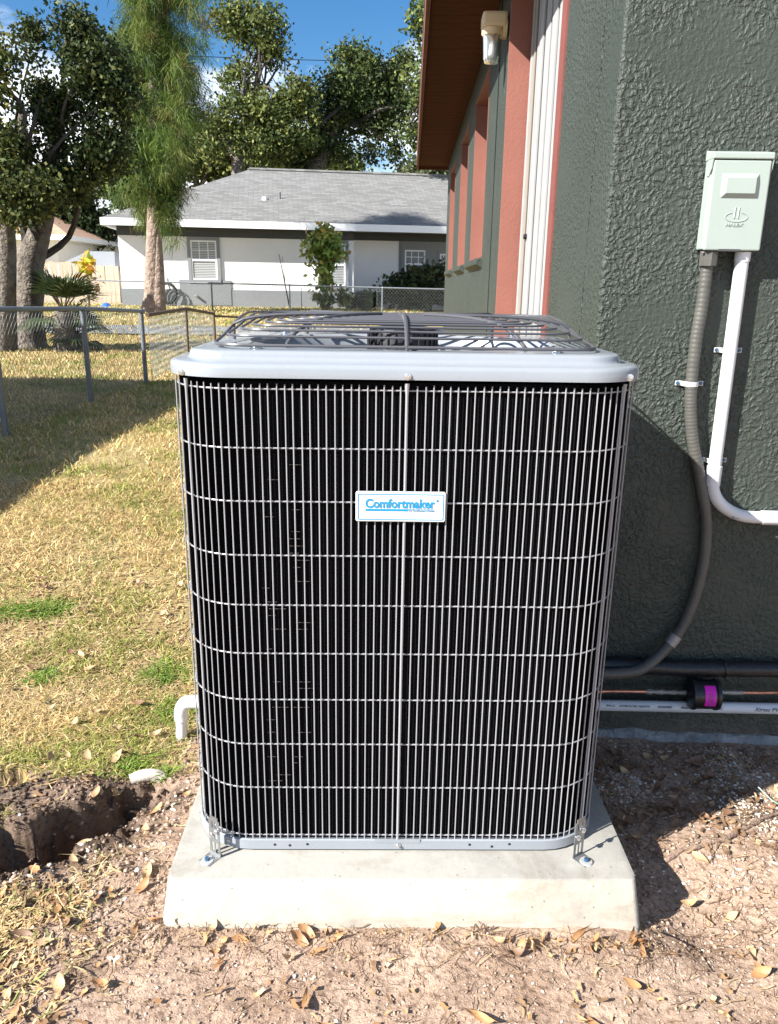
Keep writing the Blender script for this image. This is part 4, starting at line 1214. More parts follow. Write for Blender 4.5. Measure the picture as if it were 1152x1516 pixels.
def hwin(a0, a1, z0, z1, b, fr=0.10, blind=True, mull=1):
    f = MB()
    hbox(a0 - fr, a0, b - 0.06, b + 0.02, z0 - fr, z1 + fr, f); hbox(a1, a1 + fr, b - 0.06, b + 0.02, z0 - fr, z1 + fr, f)
    hbox(a0, a1, b - 0.06, b + 0.02, z1, z1 + fr, f); hbox(a0, a1, b - 0.06, b + 0.02, z0 - fr, z0, f)
    s = NH.part(f, 'window_surround', M['hgrey'])
    w_ = NH.part(hbox(a0, a1, b - 0.012, b - 0.004, z0, z1), 'window_pane', M['paleglass'])
    g = MB(); t_ = 0.05
    hbox(a0, a0 + t_, b - 0.04, b - 0.014, z0, z1, g); hbox(a1 - t_, a1, b - 0.04, b - 0.014, z0, z1, g)
    hbox(a0 + t_, a1 - t_, b - 0.04, b - 0.014, z0, z0 + t_, g); hbox(a0 + t_, a1 - t_, b - 0.04, b - 0.014, z1 - t_, z1, g)
    zm = (z0 + z1) / 2; hbox(a0 + t_, a1 - t_, b - 0.045, b - 0.014, zm - 0.03, zm + 0.03, g)
    for k in range(1, 3):
        am = a0 + (a1 - a0) * k / 3
        hbox(am - 0.012, am + 0.012, b - 0.034, b - 0.013, zm + 0.03, z1 - t_, g)
    hbox(a0 + t_, a1 - t_, b - 0.032, b - 0.013, zm + (z1 - zm) * 0.5 - 0.012, zm + (z1 - zm) * 0.5 + 0.012, g)
    NH.part(g, 'window_frame', M['htrim'], parent=w_)
    if blind:
        k = 0; z = z0 + t_ + 0.02
        sl = MB()
        while z < z1 - t_:
            hbox(a0 + t_ + 0.01, a1 - t_ - 0.01, b - 0.022, b - 0.0125, z, z + 0.033, sl); z += 0.05
        NH.part(sl, 'window_blind', M['blind'], parent=w_)
hwin(2.42, 3.22, 1.28, 2.46, OV, 0.10)
hwin(6.55, 7.28, 1.15, 2.45, OV, 0.10)
hwin(9.35, 10.05, 1.45, 2.35, OV + RD, 0.12)
NH.part(hbox(9.15, 11.6, OV + RD - 0.025, OV + RD, 0.98, 2.62), 'painted_panel', M['hgrey'])
hwin(10.55, 10.95, 1.0, 2.25, OV + RD, 0.06, True)
NH.part(hbox(OV - 0.27, RC0, OV - 0.03, OV - 0.001, 2.56, ZE), 'eave_shade_strip', M['eave_shade_strip'])  # dark strip added on the wall where the eave's shade falls
NH.part(hbox(RC0, LH, OV + RD - 0.03, OV + RD - 0.001, 2.62, ZE), 'eave_shade_strip', M['eave_shade_strip'])
# eaves and hip roof
RZ = ZE + 0.16
nr_ = MB()
rp = [(-0.1, -0.05, RZ), (LH + .3, -0.05, RZ), (LH + .3, DH + 0.5, RZ), (-0.1, DH + 0.5, RZ), (4.2, DH / 2, RZ + 2.05), (LH - 3.9, DH / 2, RZ + 2.05)]
NHr_faces = [(0, 1, 5, 4), (2, 3, 4, 5), (3, 0, 4), (1, 2, 5)]
# local-frame mesh so the shingle courses follow the slope
roofs = []
def roof_face(idx, name):
    P = [Vector(hp(*rp[i])) for i in idx]
    n_ = (P[1] - P[0]).cross(P[-1] - P[0]).normalized()
    x_ = (P[1] - P[0]).normalized(); y_ = n_.cross(x_)
    Mx = Matrix((( x_.x, y_.x, n_.x, P[0].x), (x_.y, y_.y, n_.y, P[0].y), (x_.z, y_.z, n_.z, P[0].z), (0, 0, 0, 1)))
    inv = Mx.inverted()
    top = [inv @ p for p in P]; bot = [p - Vector((0, 0, 0.05)) for p in top]
    m_ = MB(); k = len(P)
    m_.add(top + bot, [tuple(range(k)), tuple(range(2 * k - 1, k - 1, -1))] + [(i, k + i, k + (i + 1) % k, (i + 1) % k) for i in range(k)])
    o = m_.build(name, M['shingle'])
    o.parent = NH.e; o.matrix_parent_inverse = NH.inv; o.matrix_basis = Mx
    return o
for fidx in NHr_faces: roof_face(fidx, 'roof_slope')
NH.part(hbox(-0.1, LH + .3, -0.08, -0.055, ZE - 0.05, RZ), 'fascia', M['htrim'])
NH.part(hbox(-0.125, -0.1, -0.08, DH + .5, ZE - 0.05, RZ), 'fascia', M['htrim'])
NH.part(hbox(-0.1, LH + .3, -0.055, DH, ZE, ZE + 0.03), 'soffit', M['hgrey'])
rg = MB().tube([hp(4.2, DH / 2, RZ + 2.06), hp(LH - 3.9, DH / 2, RZ + 2.06)], 0.07, 6)
NH.part(rg, 'ridge_cap', M['shingle'])
def on_roof(a, t): return Vector(hp(a, -0.05 + t * (DH / 2 + 0.05), RZ + 2.05 * t))
q = on_roof(4.75, 0.40)
NH.part(MB().lathe([(0.0, 0.08), (0.07, 0.07), (0.09, 0.03), (0.10, -0.05)], q, 'Z', 10), 'roof_vent', M['htrim'], smooth=True)
q = on_roof(5.25, 0.42)
NH.part(MB().tube([tuple(q), tuple(q + Vector((0, 0, 0.2)))], 0.025, 6), 'vent_pipe', M['track_grey'])
NH.part(MB().tube([hp(2.0 + 0.5, OV - 0.05, 0.8), hp(2.05 + 0.5, OV - 0.16, 0.78)], 0.04, 6), 'hose_tap', M['bolt'])
NH.part(MB().box(0, 0.001, 0, 0.001, -3, -2.99), 'roof', M['shingle']) if False else None
# hose reel
hr = Thing('garden_hose', tuple(hp(1.65, OV - 0.2, 0.45)), 'coil of dark garden hose hanging at the base of the white house wall', 'garden hose')
for k in range(5):
    c0 = Vector(hp(1.65, OV - 0.12 - 0.03 * k, 0.86)); rr_ = 0.30 - 0.03 * (k % 3)
    hr.part(MB().tube([tuple(c0 + hu * rr_ * math.cos(a) + Vector((0, 0, rr_ * 1.1 * math.sin(a)))) for a in np.linspace(0, 2 * pi, 17)[:-1]], 0.016, 5, closed=True), 'hose_loop', M['rubber'], smooth=True)
hr.part(MB().tube([tuple(Vector(hp(1.5, OV - 0.1, 1.1))), tuple(Vector(hp(1.4, OV - 0.12, 1.5)))], 0.015, 5), 'hose_end', M['rubber'])

# tan-roofed house at the far left
T2 = Thing('tan_house', (-16, 33, 0.4), 'pale house with tan hip roof half hidden behind the left oak', 'house')
w = MB().box(-22, -14.0, 32.0, 40, 0.2, 2.75); T2.part(w, 'wall', M['hwall'])
T2.part(MB().box(-22.6, -13.2, 31.3, 40.6, 2.70, 2.88), 'fascia', M['htrim'])
T2.part(MB().add([(-22.6, 31.3, 2.88), (-13.2, 31.3, 2.88), (-13.2, 40.6, 2.88), (-22.6, 40.6, 2.88), (-18.5, 36, 4.5), (-17.0, 36, 4.5)],
                 [(0, 1, 5, 4), (1, 2, 5), (2, 3, 4, 5), (3, 0, 4), (3, 2, 1, 0)]), 'roof', M['tan_roof'])
T2.part(MB().box(-16.6, -15.4, 31.96, 31.99, 1.2, 2.2), 'window', M['paleglass'])
sh = Thing('garden_shed', (-11.0, 29.5, 0.4), 'low shed with dark grey shallow roof behind the board fence', 'shed')
sh.part(MB().box(-12.3, -10.9, 29.0, 31.5, 0.2, 1.7), 'wall', M['wood'])
sh.part(MB().add([(-12.6, 28.6, 1.7), (-10.5, 28.6, 1.7), (-10.5, 32, 1.7), (-12.6, 32, 1.7), (-12.0, 30, 2.25), (-11.0, 30, 2.25)],
                 [(0, 1, 5, 4), (1, 2, 5), (2, 3, 4, 5), (3, 0, 4), (3, 2, 1, 0)]), 'roof', M['hgrey'])
T3 = Thing('orange_roof_house', (-14.0, 48, 0.4), 'distant house showing only an orange-brown roof between the trees', 'house')
T3.part(MB().box(-18.5, -12, 47, 54, 0.2, 2.8), 'wall', M['hwall'])
T3.part(MB().add([(-19, 46.5, 2.8), (-11.5, 46.5, 2.8), (-11.5, 54.5, 2.8), (-19, 54.5, 2.8), (-16, 50.5, 4.6), (-14.5, 50.5, 4.6)],
                 [(0, 1, 5, 4), (1, 2, 5), (2, 3, 4, 5), (3, 0, 4), (3, 2, 1, 0)]), 'roof', M['tan_roof'])
# weathered board fence
wf = Thing('board_fence', (-12.0, 26.2, 0.4), 'weathered vertical board fence standing left of the white house', 'fence')
bdm = MB().box(0, 0.135, 0, 0.022, 0, 1.0).build('board', M['wood'])
xx = -15.5; k = 0
while xx < -9.65:
    o = bdm if k == 0 else bdm.copy()
    if k: C.objects.link(o)
    wf.obj(o)
    o.location = (xx, 26.2 + 0.12 * (xx + 12), 0.45); hgt = 1.33 if xx < -11.2 else 1.25 - 0.02 * (xx + 11)
    o.scale = (1, 1, hgt + random.uniform(-.02, .02)); o.rotation_euler = (0, random.uniform(-.01, .01), 0.12)
    xx += 0.147; k += 1
wf.part(MB().box(-15.5, -9.6, 26.1, 26.13, 1.4, 1.48), 'back_rail', M['wood']) if False else None
bt = MB(); bt.lathe([(0, .12), (.07, .13), (.16, .05), (.19, 0), (0, 0)], (-8.95, 23.4, 0.44), 'Z', 10)
tag(bt.build('blue_bag', M['blue_pl'], smooth=True), 'small blue plastic bag lying by the corner of the white house', 'bag')
def rock(name, c, s, label):
    v = []; f = []
    bm = bmesh.new(); bmesh.ops.create_icosphere(bm, subdivisions=2, radius=1)
    for q in bm.verts: q.co *= 1 + random.uniform(-.16, .16)
    for q in bm.verts: q.co = Vector((q.co.x * s[0], q.co.y * s[1], q.co.z * s[2])) + Vector(c)
    me = bpy.data.meshes.new(name); bm.to_mesh(me); bm.free(); me.materials.append(M['stone'])
    o = bpy.data.objects.new(name, me); C.objects.link(o); tag(o, label, 'stone'); return o
rock('stone', (-8.1, 19.6, float(gz(-8.1, 19.6)) + .08), (.32, .25, .18), 'larger pale limestone lump on the lawn below the palmetto')
rock('stone', (-8.75, 19.9, float(gz(-8.75, 19.9)) + .06), (.2, .16, .12), 'smaller pale limestone lump left of the larger one on the lawn')

# neighbouring house on the left, out of frame, whose shadow falls across the lawn
LHs = Thing('unseen_left_house', (-7.2, 5, 0), 'beige house just left of the view that shades the lawn', 'house')
LHs.part(MB().box(-11, -5.55, -0.4, 7.0, -0.2, 2.62), 'wall', M['hwall'])
LHs.part(MB().add([(-11.5, -0.9, 2.62), (-5.34, -0.9, 2.62), (-5.34, 7.5, 2.62), (-11.5, 7.5, 2.62), (-8.5, 2, 3.5), (-8.2, 4.8, 3.5)],
                  [(0, 1, 5, 4), (1, 2, 5), (2, 3, 4, 5), (3, 0, 4), (3, 2, 1, 0)]), 'roof', M['tan_roof'])

# power line
pw = MB().tube([(-30, 44, 8.6), (-12, 42, 8.7), (-6, 41, 8.98 + 1.95), (1.0, 40, 10.6), (14, 39, 10.6)], 0.02, 4) if False else MB().tube([(-24 + i * 2.0, 40, 11.42 - 0.03 * i + 0.0035 * (i - 10) ** 2) for i in range(20)], 0.016, 4)
tag(pw.build('power_line', M['black']), 'thin black overhead power line crossing the blue sky between the trees', 'power line')

# ------------------------------------------------------------------ vegetation
CAM0 = np.array([0, 0, 1.174])
def cammat():
    m = np.array(cam.matrix_world.to_3x3() if False else (Matrix.Rotation(math.radians(1.2366), 3, 'Z') @ Matrix.Rotation(math.radians(90 - 16.2827), 3, 'X') @ Matrix.Rotation(math.radians(0.9), 3, 'Z')))
    return m
_CM = cammat()
def at(px, pyy, Y):
    """world point at depth Y on the sight line measured in the photograph"""
    d = _CM @ np.array([(px - 576) / 1145., -(pyy - 758) / 1145., -1.0])
    return CAM0 + d * Y / d[1]

def leaf_quads(P, size, elong=1.6, droop=0.0, jitter=0.4, flat=False):
    """leaf shaped quads (4 verts as a diamond) at points P"""
    n = len(P)
    d = rng.normal(size=(n, 3)); d[:, 2] -= droop * 2.0
    d /= np.linalg.norm(d, axis=1)[:, None]
    e = rng.normal(size=(n, 3)); e -= d * (e * d).sum(1)[:, None]
    e /= np.linalg.norm(e, axis=1)[:, None]
    s = size * (1 + jitter * rng.uniform(-1, 1, n))[:, None]
    a = P - d * s * elong * 0.5
    b = P + e * s * 0.5
    c = P + d * s * elong * 0.5
    f = P - e * s * 0.5
    V = np.stack([a, b, c, f], 1).reshape(-1, 3)
    F = np.arange(4 * n).reshape(n, 4)
    return V, F

def blob_points(blobs, n_clump, per, sig):
    """blobs: (centre, radii(3)); clump centres through the volume biased to the shell"""
    out = []; cc = []
    vol = np.array([b[1][0] * b[1][1] * b[1][2] for b in blobs]) ** 0.67
    vol /= vol.sum()
    for (c, r), v in zip(blobs, vol):
        k = max(2, int(n_clump * v))
        u = rng.normal(size=(k, 3)); u /= np.linalg.norm(u, axis=1)[:, None]
        rad = 0.88 * rng.uniform(0.2, 1.0, k) ** 0.6
        cen = np.array(c) + u * rad[:, None] * np.array(r)
        cc.append(cen)
        sg = sig * rng.uniform(0.6, 1.4, k)
        m = (per * rng.uniform(0.4, 1.6, k)).astype(int)
        for q in range(k):
            out.append(cen[q] + rng.normal(size=(m[q], 3)) * sg[q] * np.array([1, 1, 0.75]))
    return out, np.concatenate(cc)

def tree(name, label, blobs, trunk, cols, leaf=0.07, n_clump=120, per=60, sig=0.25, bark='bark', limbs=10, elong=1.7, droop=0.0, cat='tree', extra_trunks=(), group=None, limb_r=0.05, trunk_name='trunk'):
    t0 = trunk[0][0]
    T = Thing(name, tuple(map(float, t0)), label, cat, group)
    pts, cen = blob_points(blobs, n_clump, per, sig)
    P = np.concatenate(pts)
    cl_id = np.concatenate([np.full(len(p), i) for i, p in enumerate(pts)])
    V, F = leaf_quads(P, leaf, elong, droop)
    cols = np.array(cols)
    ci = rng.integers(0, len(cols), len(pts))
    base = cols[ci][cl_id]
    mixw = rng.random(len(P))[:, None] < 0.3
    base = np.where(mixw, cols[rng.integers(0, len(cols), len(P))], base)
    base = base * rng.uniform(0.6, 1.5, (len(P), 1))
    o = np_mesh('crown', V, F, M['leaf'], col=np.repeat(base, 4, 0))
    T.obj(o)
    mb = MB()
    tp = [Vector(p) for p, r in trunk]; tr = [r for p, r in trunk]
    mb.tube(tp, tr, 10)
    for et in extra_trunks: mb.tube([Vector(p) for p, r in et], [r for p, r in et], 8)
    T.part(mb, trunk_name, M[bark], smooth=True, angle=80)
    if limbs:
        lb = MB()
        sel = cen[rng.permutation(len(cen))[:limbs]]
        for c in sel:
            k = rng.integers(max(1, len(tp) // 2), len(tp))
            s = tp[k]; e_ = Vector(c); mid = s.lerp(e_, 0.35) + Vector(rng.normal(size=3) * 0.12 * (e_ - s).length); m2_ = s.lerp(e_, 0.7) + Vector(rng.normal(size=3) * 0.11 * (e_ - s).length)
            L_ = arc_pts([s, mid, m2_, e_], 4)
            r0 = min(tr[k] * 0.6, limb_r * 1.5)
            lb.tube(L_, [r0 * (1 - 0.85 * i / (len(L_) - 1)) for i in range(len(L_))], 5)
        T.part(lb, 'limbs', M['limb'] if bark == 'bark' else M[bark], smooth=True)
    return T

def blobs_px(lst, Y):
    """(px, py, rx_px, ry_px[, dY]) to world ellipsoids"""
    out = []
    for b in lst:
        yy_ = Y + (b[4] if len(b) > 4 else 0)
        c = at(b[0], b[1], yy_); r = abs(at(b[0] + b[2], b[1], yy_)[0] - c[0]); rz = abs(at(b[0], b[1] - b[3], yy_)[2] - c[2])
        out.append((c, (r, r * 0.9, rz)))
    return out

G_DARK = [(0.018, 0.032, 0.012), (0.03, 0.05, 0.016), (0.045, 0.062, 0.02), (0.06, 0.08, 0.022)]
G_OAK = [(0.04, 0.065, 0.02), (0.07, 0.10, 0.028), (0.11, 0.14, 0.04), (0.15, 0.18, 0.05)]
G_YEL = [(0.10, 0.12, 0.03), (0.16, 0.17, 0.045), (0.24, 0.22, 0.06), (0.07, 0.09, 0.025)]
G_GREY = [(0.10, 0.12, 0.06), (0.15, 0.17, 0.09), (0.07, 0.09, 0.04)]

# left oak (dark) with twin trunk
tree('oak_tree', 'dark leafy oak with a thick pale grey trunk at the left edge of the lawn',
     blobs_px([(135, 110, 48, 80), (75, 165, 30, 75), (150, 225, 42, 50), (110, 40, 30, 25), (35, 290, 45, 40, -1), (25, 215, 30, 30), (172, 140, 28, 80), (45, 60, 18, 45), (100, 270, 50, 28)], 14.0),
     [(at(45, 524, 14.1), 0.40), (at(44, 505, 14.1), 0.29), (at(42, 460, 14.1), 0.24), (at(46, 420, 14.1), 0.235), (at(42, 392, 14.1), 0.25), (at(56, 350, 14.1), 0.20), (at(64, 320, 14.1), 0.18), (at(75, 240, 14.2), 0.14), (at(90, 150, 14.2), 0.08)],
     G_DARK + [(0.10, 0.11, 0.03)], leaf=0.046, n_clump=420, per=72, sig=0.135, limbs=12,
     extra_trunks=[[(at(60, 330, 14.1), 0.16), (at(40, 250, 14.6), 0.11), (at(30, 150, 15.0), 0.06)]])
tree('oak_tree', 'shaded second oak trunk with yellowing low foliage at the far left edge',
     blobs_px([(20, 300, 40, 40), (-10, 230, 40, 60), (60, 285, 35, 28), (-20, 110, 40, 90)], 13.2),
     [(at(4, 520, 13.3), 0.24), (at(8, 440, 13.3), 0.17), (at(10, 370, 13.3), 0.15), (at(8, 300, 13.3), 0.13), (at(-8, 200, 13.4), 0.12), (at(-30, 100, 13.4), 0.08)],
     G_YEL + G_OAK[:2], leaf=0.05, n_clump=150, per=50, sig=0.14, limbs=3)

# long-needle pine
def pine():
    T = Thing('pine_tree', tuple(map(float, at(226, 462, 21.0))), 'tall pine with reddish trunk and drooping bright green needles left of the white house', 'tree')
    tr = [(at(224, 466, 21), 0.30), (at(226, 440, 21), 0.23), (at(227, 380, 21), 0.20), (at(229, 300, 21), 0.18), (at(229, 200, 21), 0.18), (at(228, 100, 21), 0.12), (at(230, 20, 21), 0.07), (at(232, -60, 21), 0.03)]
    tm = MB().tube([Vector(p) for p, r in tr], [r for p, r in tr], 12)
    tm.tube([Vector(at(235, 462, 20.95)), Vector(at(235, 400, 20.95)), Vector(at(233, 330, 20.95))], [0.20, 0.15, 0.08], 8)
    T.part(tm, 'trunk', M['pine_bark'], smooth=True, angle=80)
    br = MB(); V = []; cols = []
    tips = []
    for i in range(125):
        h = rng.uniform(0, 1)
        py0 = 300 - h * 350
        s = at(229, py0, 21)
        w_ = 1.0 if h > 0.2 else 0.55
        side = rng.uniform(-1, 1)
        rx = (84 if side > 0 else 50) * w_
        if h < 0.3: rx = 45 if side < 0 else 40
        e_ = at(229 + side * rx, py0 - rng.uniform(-25, 25) + (15 if h < .5 else -5), 21 + (rng.uniform(-1.5, 1.5) if abs(side) > .35 else rng.uniform(0.2, 1.6)))
        s = Vector(s); e_ = Vector(e_)
        mid = s.lerp(e_, .55) + Vector((0, 0, 0.18))
        L_ = arc_pts([s, mid, e_], 5)
        if i % 2 == 0: br.tube(L_, [0.035 * (1 - 0.8 * k / (len(L_) - 1)) for k in range(len(L_))], 4)
        for p in L_[3:]:
            for q in range(3): tips.append(np.array(p) + rng.normal(size=3) * 0.16)
    T.part(br, 'branches', M['pine_bark'])
    tips = np.array(tips)
    nn_ = 36
    P0 = np.repeat(tips, nn_, 0) + rng.normal(size=(len(tips) * nn_, 3)) * 0.10
    d = rng.normal(size=P0.shape) * 0.55
    base_d = np.repeat(rng.normal(size=(len(tips), 3)) * 0.45, nn_, 0)
    d = d + base_d + np.array([0, 0, -0.75])
    d /= np.linalg.norm(d, axis=1)[:, None]
    Ln = rng.uniform(0.18, 0.38, len(P0))[:, None]
    e = rng.normal(size=P0.shape); e -= d * (e * d).sum(1)[:, None]; e /= np.linalg.norm(e, axis=1)[:, None]
    wv = 0.0065
    A = P0; B = P0 + d * Ln * 0.55 + e * wv; Cc = P0 + d * Ln + np.array([0, 0, -0.05]); D = P0 + d * Ln * 0.5 - e * wv
    Vn = np.stack([A, B, Cc, D], 1).reshape(-1, 3)
    tc_ = np.array([(0.07, 0.12, 0.02), (0.11, 0.17, 0.028), (0.035, 0.065, 0.016), (0.15, 0.17, 0.04), (0.22, 0.17, 0.07)])
    cid = rng.choice(5, len(tips), p=[.3, .3, .2, .15, .05])
    cb = np.repeat(tc_[cid], nn_, 0) * rng.uniform(0.65, 1.35, (len(P0), 1))
    o = np_mesh('needles', Vn, np.arange(len(Vn)).reshape(-1, 4), M['leaf'], col=np.repeat(cb, 4, 0))
    T.obj(o)
pine()

tree('oak_tree', 'tall sparse oak with forked grey limbs rising behind the left end of the shingle roof',
     blobs_px([(380, 35, 45, 45), (340, 30, 30, 35), (400, 80, 28, 25), (350, 110, 25, 28), (375, 165, 60, 42), (325, 200, 40, 45), (385, 215, 50, 30), (430, 190, 42, 50), (440, 140, 35, 30)], 35.0),
     [(at(352, 290, 35), 0.36), (at(353, 250, 35), 0.28), (at(350, 225, 35), 0.24), (at(362, 195, 35), 0.18), (at(380, 130, 35), 0.13), (at(388, 60, 35), 0.08)],
     G_OAK + G_YEL[:2], leaf=0.095, n_clump=430, per=50, sig=0.25, limbs=26, limb_r=0.10,
     extra_trunks=[[(at(350, 228, 35), 0.3), (at(335, 208, 35), 0.22), (at(312, 195, 35), 0.15)], [(at(366, 195, 35), 0.2), (at(400, 165, 35), 0.12)]])
tree('oak_tree', 'broad dark oak with hanging branches behind the middle of the shingle roof',
     blobs_px([(545, 120, 60, 42), (500, 150, 42, 50), (560, 170, 42, 42), (485, 210, 45, 45), (440, 225, 45, 38), (590, 150, 25, 50), (520, 85, 35, 22), (548, 225, 14, 20), (585, 225, 14, 22), (600, 95, 18, 25)], 37.0),
     [(at(455, 300, 37), 0.5), (at(470, 240, 37), 0.42), (at(500, 180, 37), 0.3), (at(540, 130, 37), 0.18), (at(560, 100, 37), 0.08)],
     G_DARK + G_OAK, leaf=0.095, n_clump=540, per=52, sig=0.25, limbs=30, limb_r=0.10)
tree('oak_tree', 'oak branches showing at the edge of the brown eave above the roof',
     blobs_px([(625, 25, 22, 30), (640, 140, 35, 45), (625, 200, 22, 30), (660, 90, 40, 60)], 30.0),
     [(at(700, 330, 30), 0.4), (at(690, 240, 30), 0.33), (at(665, 190, 30), 0.2), (at(605, 190, 30), 0.06)],
     G_OAK, leaf=0.10, n_clump=80, per=80, sig=0.28, limbs=14, limb_r=0.08)
for (lst, Y, cols, lab, tx) in [
    ([(200, 270, 45, 50), (160, 250, 40, 40), (240, 235, 30, 35)], 31, G_OAK, 'mid green tree behind the pine, left of the shingle roof', 200),
    ([(110, 330, 38, 45), (90, 280, 40, 40), (145, 340, 25, 35)], 36, G_DARK, 'dense dark tree behind the board fence', 115),
    ([(290, 235, 45, 32), (330, 240, 30, 28), (270, 200, 30, 30)], 38, G_YEL, 'olive green tree just above the left hip of the shingle roof', 295),
    ([(400, 240, 40, 22), (440, 250, 30, 16), (500, 250, 40, 12)], 45, G_OAK, 'low rounded tree just above the shingle ridge', 420),
    ([(635, 256, 32, 14), (665, 250, 20, 14)], 50, G_GREY, 'pale grey-green bush line under the end of the eave', 640),
    ([(20, 360, 60, 40), (-40, 330, 60, 60), (60, 370, 30, 25)], 45, G_DARK + G_OAK, 'dark tree behind the tan-roofed house', 10),
    ([(160, 375, 22, 20), (175, 350, 20, 25)], 42, G_DARK, 'dark shrub tree between shed and white house', 165)]:
    b_ = blobs_px(lst, Y)
    g0 = at(tx, 440, Y)
    g0[2] = 0.3
    tree('background_tree', lab, b_, [(g0, 0.3), (g0 * 0.5 + np.array(b_[0][0]) * 0.5, 0.22), (b_[0][0], 0.1)], cols,
         leaf=0.0034 * Y, n_clump=120, per=80, sig=0.009 * Y, limbs=8, group='trees beyond the houses')
# belt of far trees that closes the horizon
far = []
for i in range(70):
    x = -75 + i * 2.6 + random.uniform(-1, 1); far.append(((x, 85 + random.uniform(-6, 10), 2.6), (2.8, 2.5, random.uniform(2.0, 4.2))))
pts, _c = blob_points(far, 700, 40, 0.8)
Pf = np.concatenate(pts); Vf, Ff = leaf_quads(Pf, 0.42, 1.4)
cf = np.array(G_OAK + G_DARK)[rng.integers(0, 8, len(Pf))] * rng.uniform(.7, 1.3, (len(Pf), 1))
tl = np_mesh('tree_belt', Vf, Ff, M['leaf'], col=np.repeat(cf, 4, 0))
tag(tl, 'far belt of mixed green trees along the horizon', 'trees', kind='stuff')

# shrubs by the white house
tree('tall_shrub', 'tall loose green shrub growing against the white wall before the middle window',
     blobs_px([(480, 350, 20, 18), (470, 370, 20, 16), (490, 370, 20, 22), (478, 395, 14, 18), (480, 420, 12, 14), (478, 440, 10, 10)], 24.0),
     [(at(484, 462, 24), 0.05), (at(482, 410, 24), 0.04), (at(480, 360, 24), 0.02)],
     [(0.17, 0.26, 0.05), (0.24, 0.33, 0.07), (0.11, 0.18, 0.04), (0.30, 0.34, 0.09), (0.36, 0.26, 0.07)], leaf=0.095, n_clump=90, per=22, sig=0.14, limbs=12, cat='shrub', limb_r=0.02, trunk_name='stem')
tree('dark_shrub', 'dense dark shrub under the right-hand window of the white house',
     blobs_px([(595, 425, 22, 28), (630, 420, 26, 30), (655, 425, 18, 30), (612, 440, 30, 18)], 25.5),
     [(at(615, 460, 25.5), 0.08), (at(615, 430, 25.5), 0.05)],
     [(0.022, 0.032, 0.014), (0.04, 0.055, 0.02), (0.06, 0.07, 0.03)], leaf=0.10, n_clump=130, per=45, sig=0.2, limbs=10, cat='shrub', limb_r=0.03, trunk_name='stem')
tree('small_shrub', 'small pale shrub at the foot of the tall green shrub',
     blobs_px([(483, 447, 12, 10), (508, 440, 8, 12)], 23.6), [(at(484, 460, 23.6), 0.03), (at(484, 450, 23.6), 0.02)],
     G_YEL, leaf=0.08, n_clump=26, per=20, sig=0.1, limbs=4, cat='shrub', limb_r=0.015, trunk_name='stem')
tree('small_shrub', 'small dark green shrub behind the wire fence beside the recessed wall',
     blobs_px([(543, 445, 14, 12), (520, 450, 10, 8)], 24.6), [(at(540, 462, 24.6), 0.03), (at(540, 450, 24.6), 0.02)],
     G_DARK + G_OAK[:2], leaf=0.09, n_clump=36, per=24, sig=0.12, limbs=4, cat='shrub', limb_r=0.015, trunk_name='stem')
sp = MB()
sp.tube([tuple(at(430, 462, 23)), tuple(at(420, 410, 23)), tuple(at(413, 376, 23))], [0.022, 0.016, 0.008], 5)
sp.tube([tuple(at(423, 425, 23)), tuple(at(418, 380, 22.9)), ], [0.008, 0.005], 4)
sp.tube([tuple(at(447, 462, 23)), tuple(at(446, 425, 23)), ], [0.012, 0.008], 4)
tag(sp.build('bare_sapling', M['twig']), 'thin bare sapling leaning in front of the white wall', 'sapling')

# palmetto
def palmetto(name, base, top, R, nf, label, dead=False):
    T = Thing(name, tuple(map(float, base)), label, 'palm')
    T.part(MB().tube([Vector(base), Vector(base).lerp(Vector(top), .5), Vector(top)], [0.24, 0.17, 0.15], 10), 'trunk', M['bark'], smooth=True)
    for i in range(nf):
        az = 2 * pi * i / nf + random.uniform(-.3, .3); el_ = random.uniform(-0.5, 1.25)
        out = Vector((math.cos(az) * math.cos(el_), math.sin(az) * math.cos(el_), math.sin(el_)))
        hub = Vector(top) + out * R * 0.42
        st_ = MB().tube([Vector(top), hub], 0.012, 4)
        side = out.cross(Vector((0, 0, 1)))
        if side.length < .1: side = Vector((1, 0, 0))
        side.normalize(); upv = side.cross(out).normalized()
        v = []; f = []
        nl = 15
        for k in range(nl):
            a = (k / (nl - 1) - 0.5) * 2.5
            dd = (out * math.cos(a) + side * math.sin(a)).normalized()
            Lk = R * 0.72 * (0.75 + 0.25 * math.cos(a)) * random.uniform(.85, 1.1)
            pw_ = dd.cross(upv).normalized() * 0.022
            m1 = hub + dd * Lk * .6 + upv * 0.03; e1 = hub + dd * Lk - Vector((0, 0, 0.10 * Lk + (0.25 if dead else 0)))
            o = len(v); v += [hub, m1 + pw_, e1, m1 - pw_]; f.append((o, o + 1, o + 2, o + 3))
        cb = np.array([(0.05, 0.075, 0.03), (0.075, 0.10, 0.04), (0.03, 0.05, 0.02)][i % 3]) * (1 if not dead else 1.4)
        st_o = T.part(st_, 'leaf_stem', M['twig'])
        fo = np_mesh('frond', np.array([list(q) for q in v]), np.array(f), M['leaf'], col=np.tile(cb, (len(v), 1)))
        T.obj(fo, parent=st_o)
palmetto('palmetto', at(98, 528, 13.6), at(94, 462, 13.6), 0.85, 18, 'palmetto with stiff dark fan fronds beside the left oak trunk')
palmetto('palmetto', at(118, 515, 13.9), at(112, 495, 13.9), 0.6, 12, 'low clump of palmetto fronds at the foot of the taller palmetto')
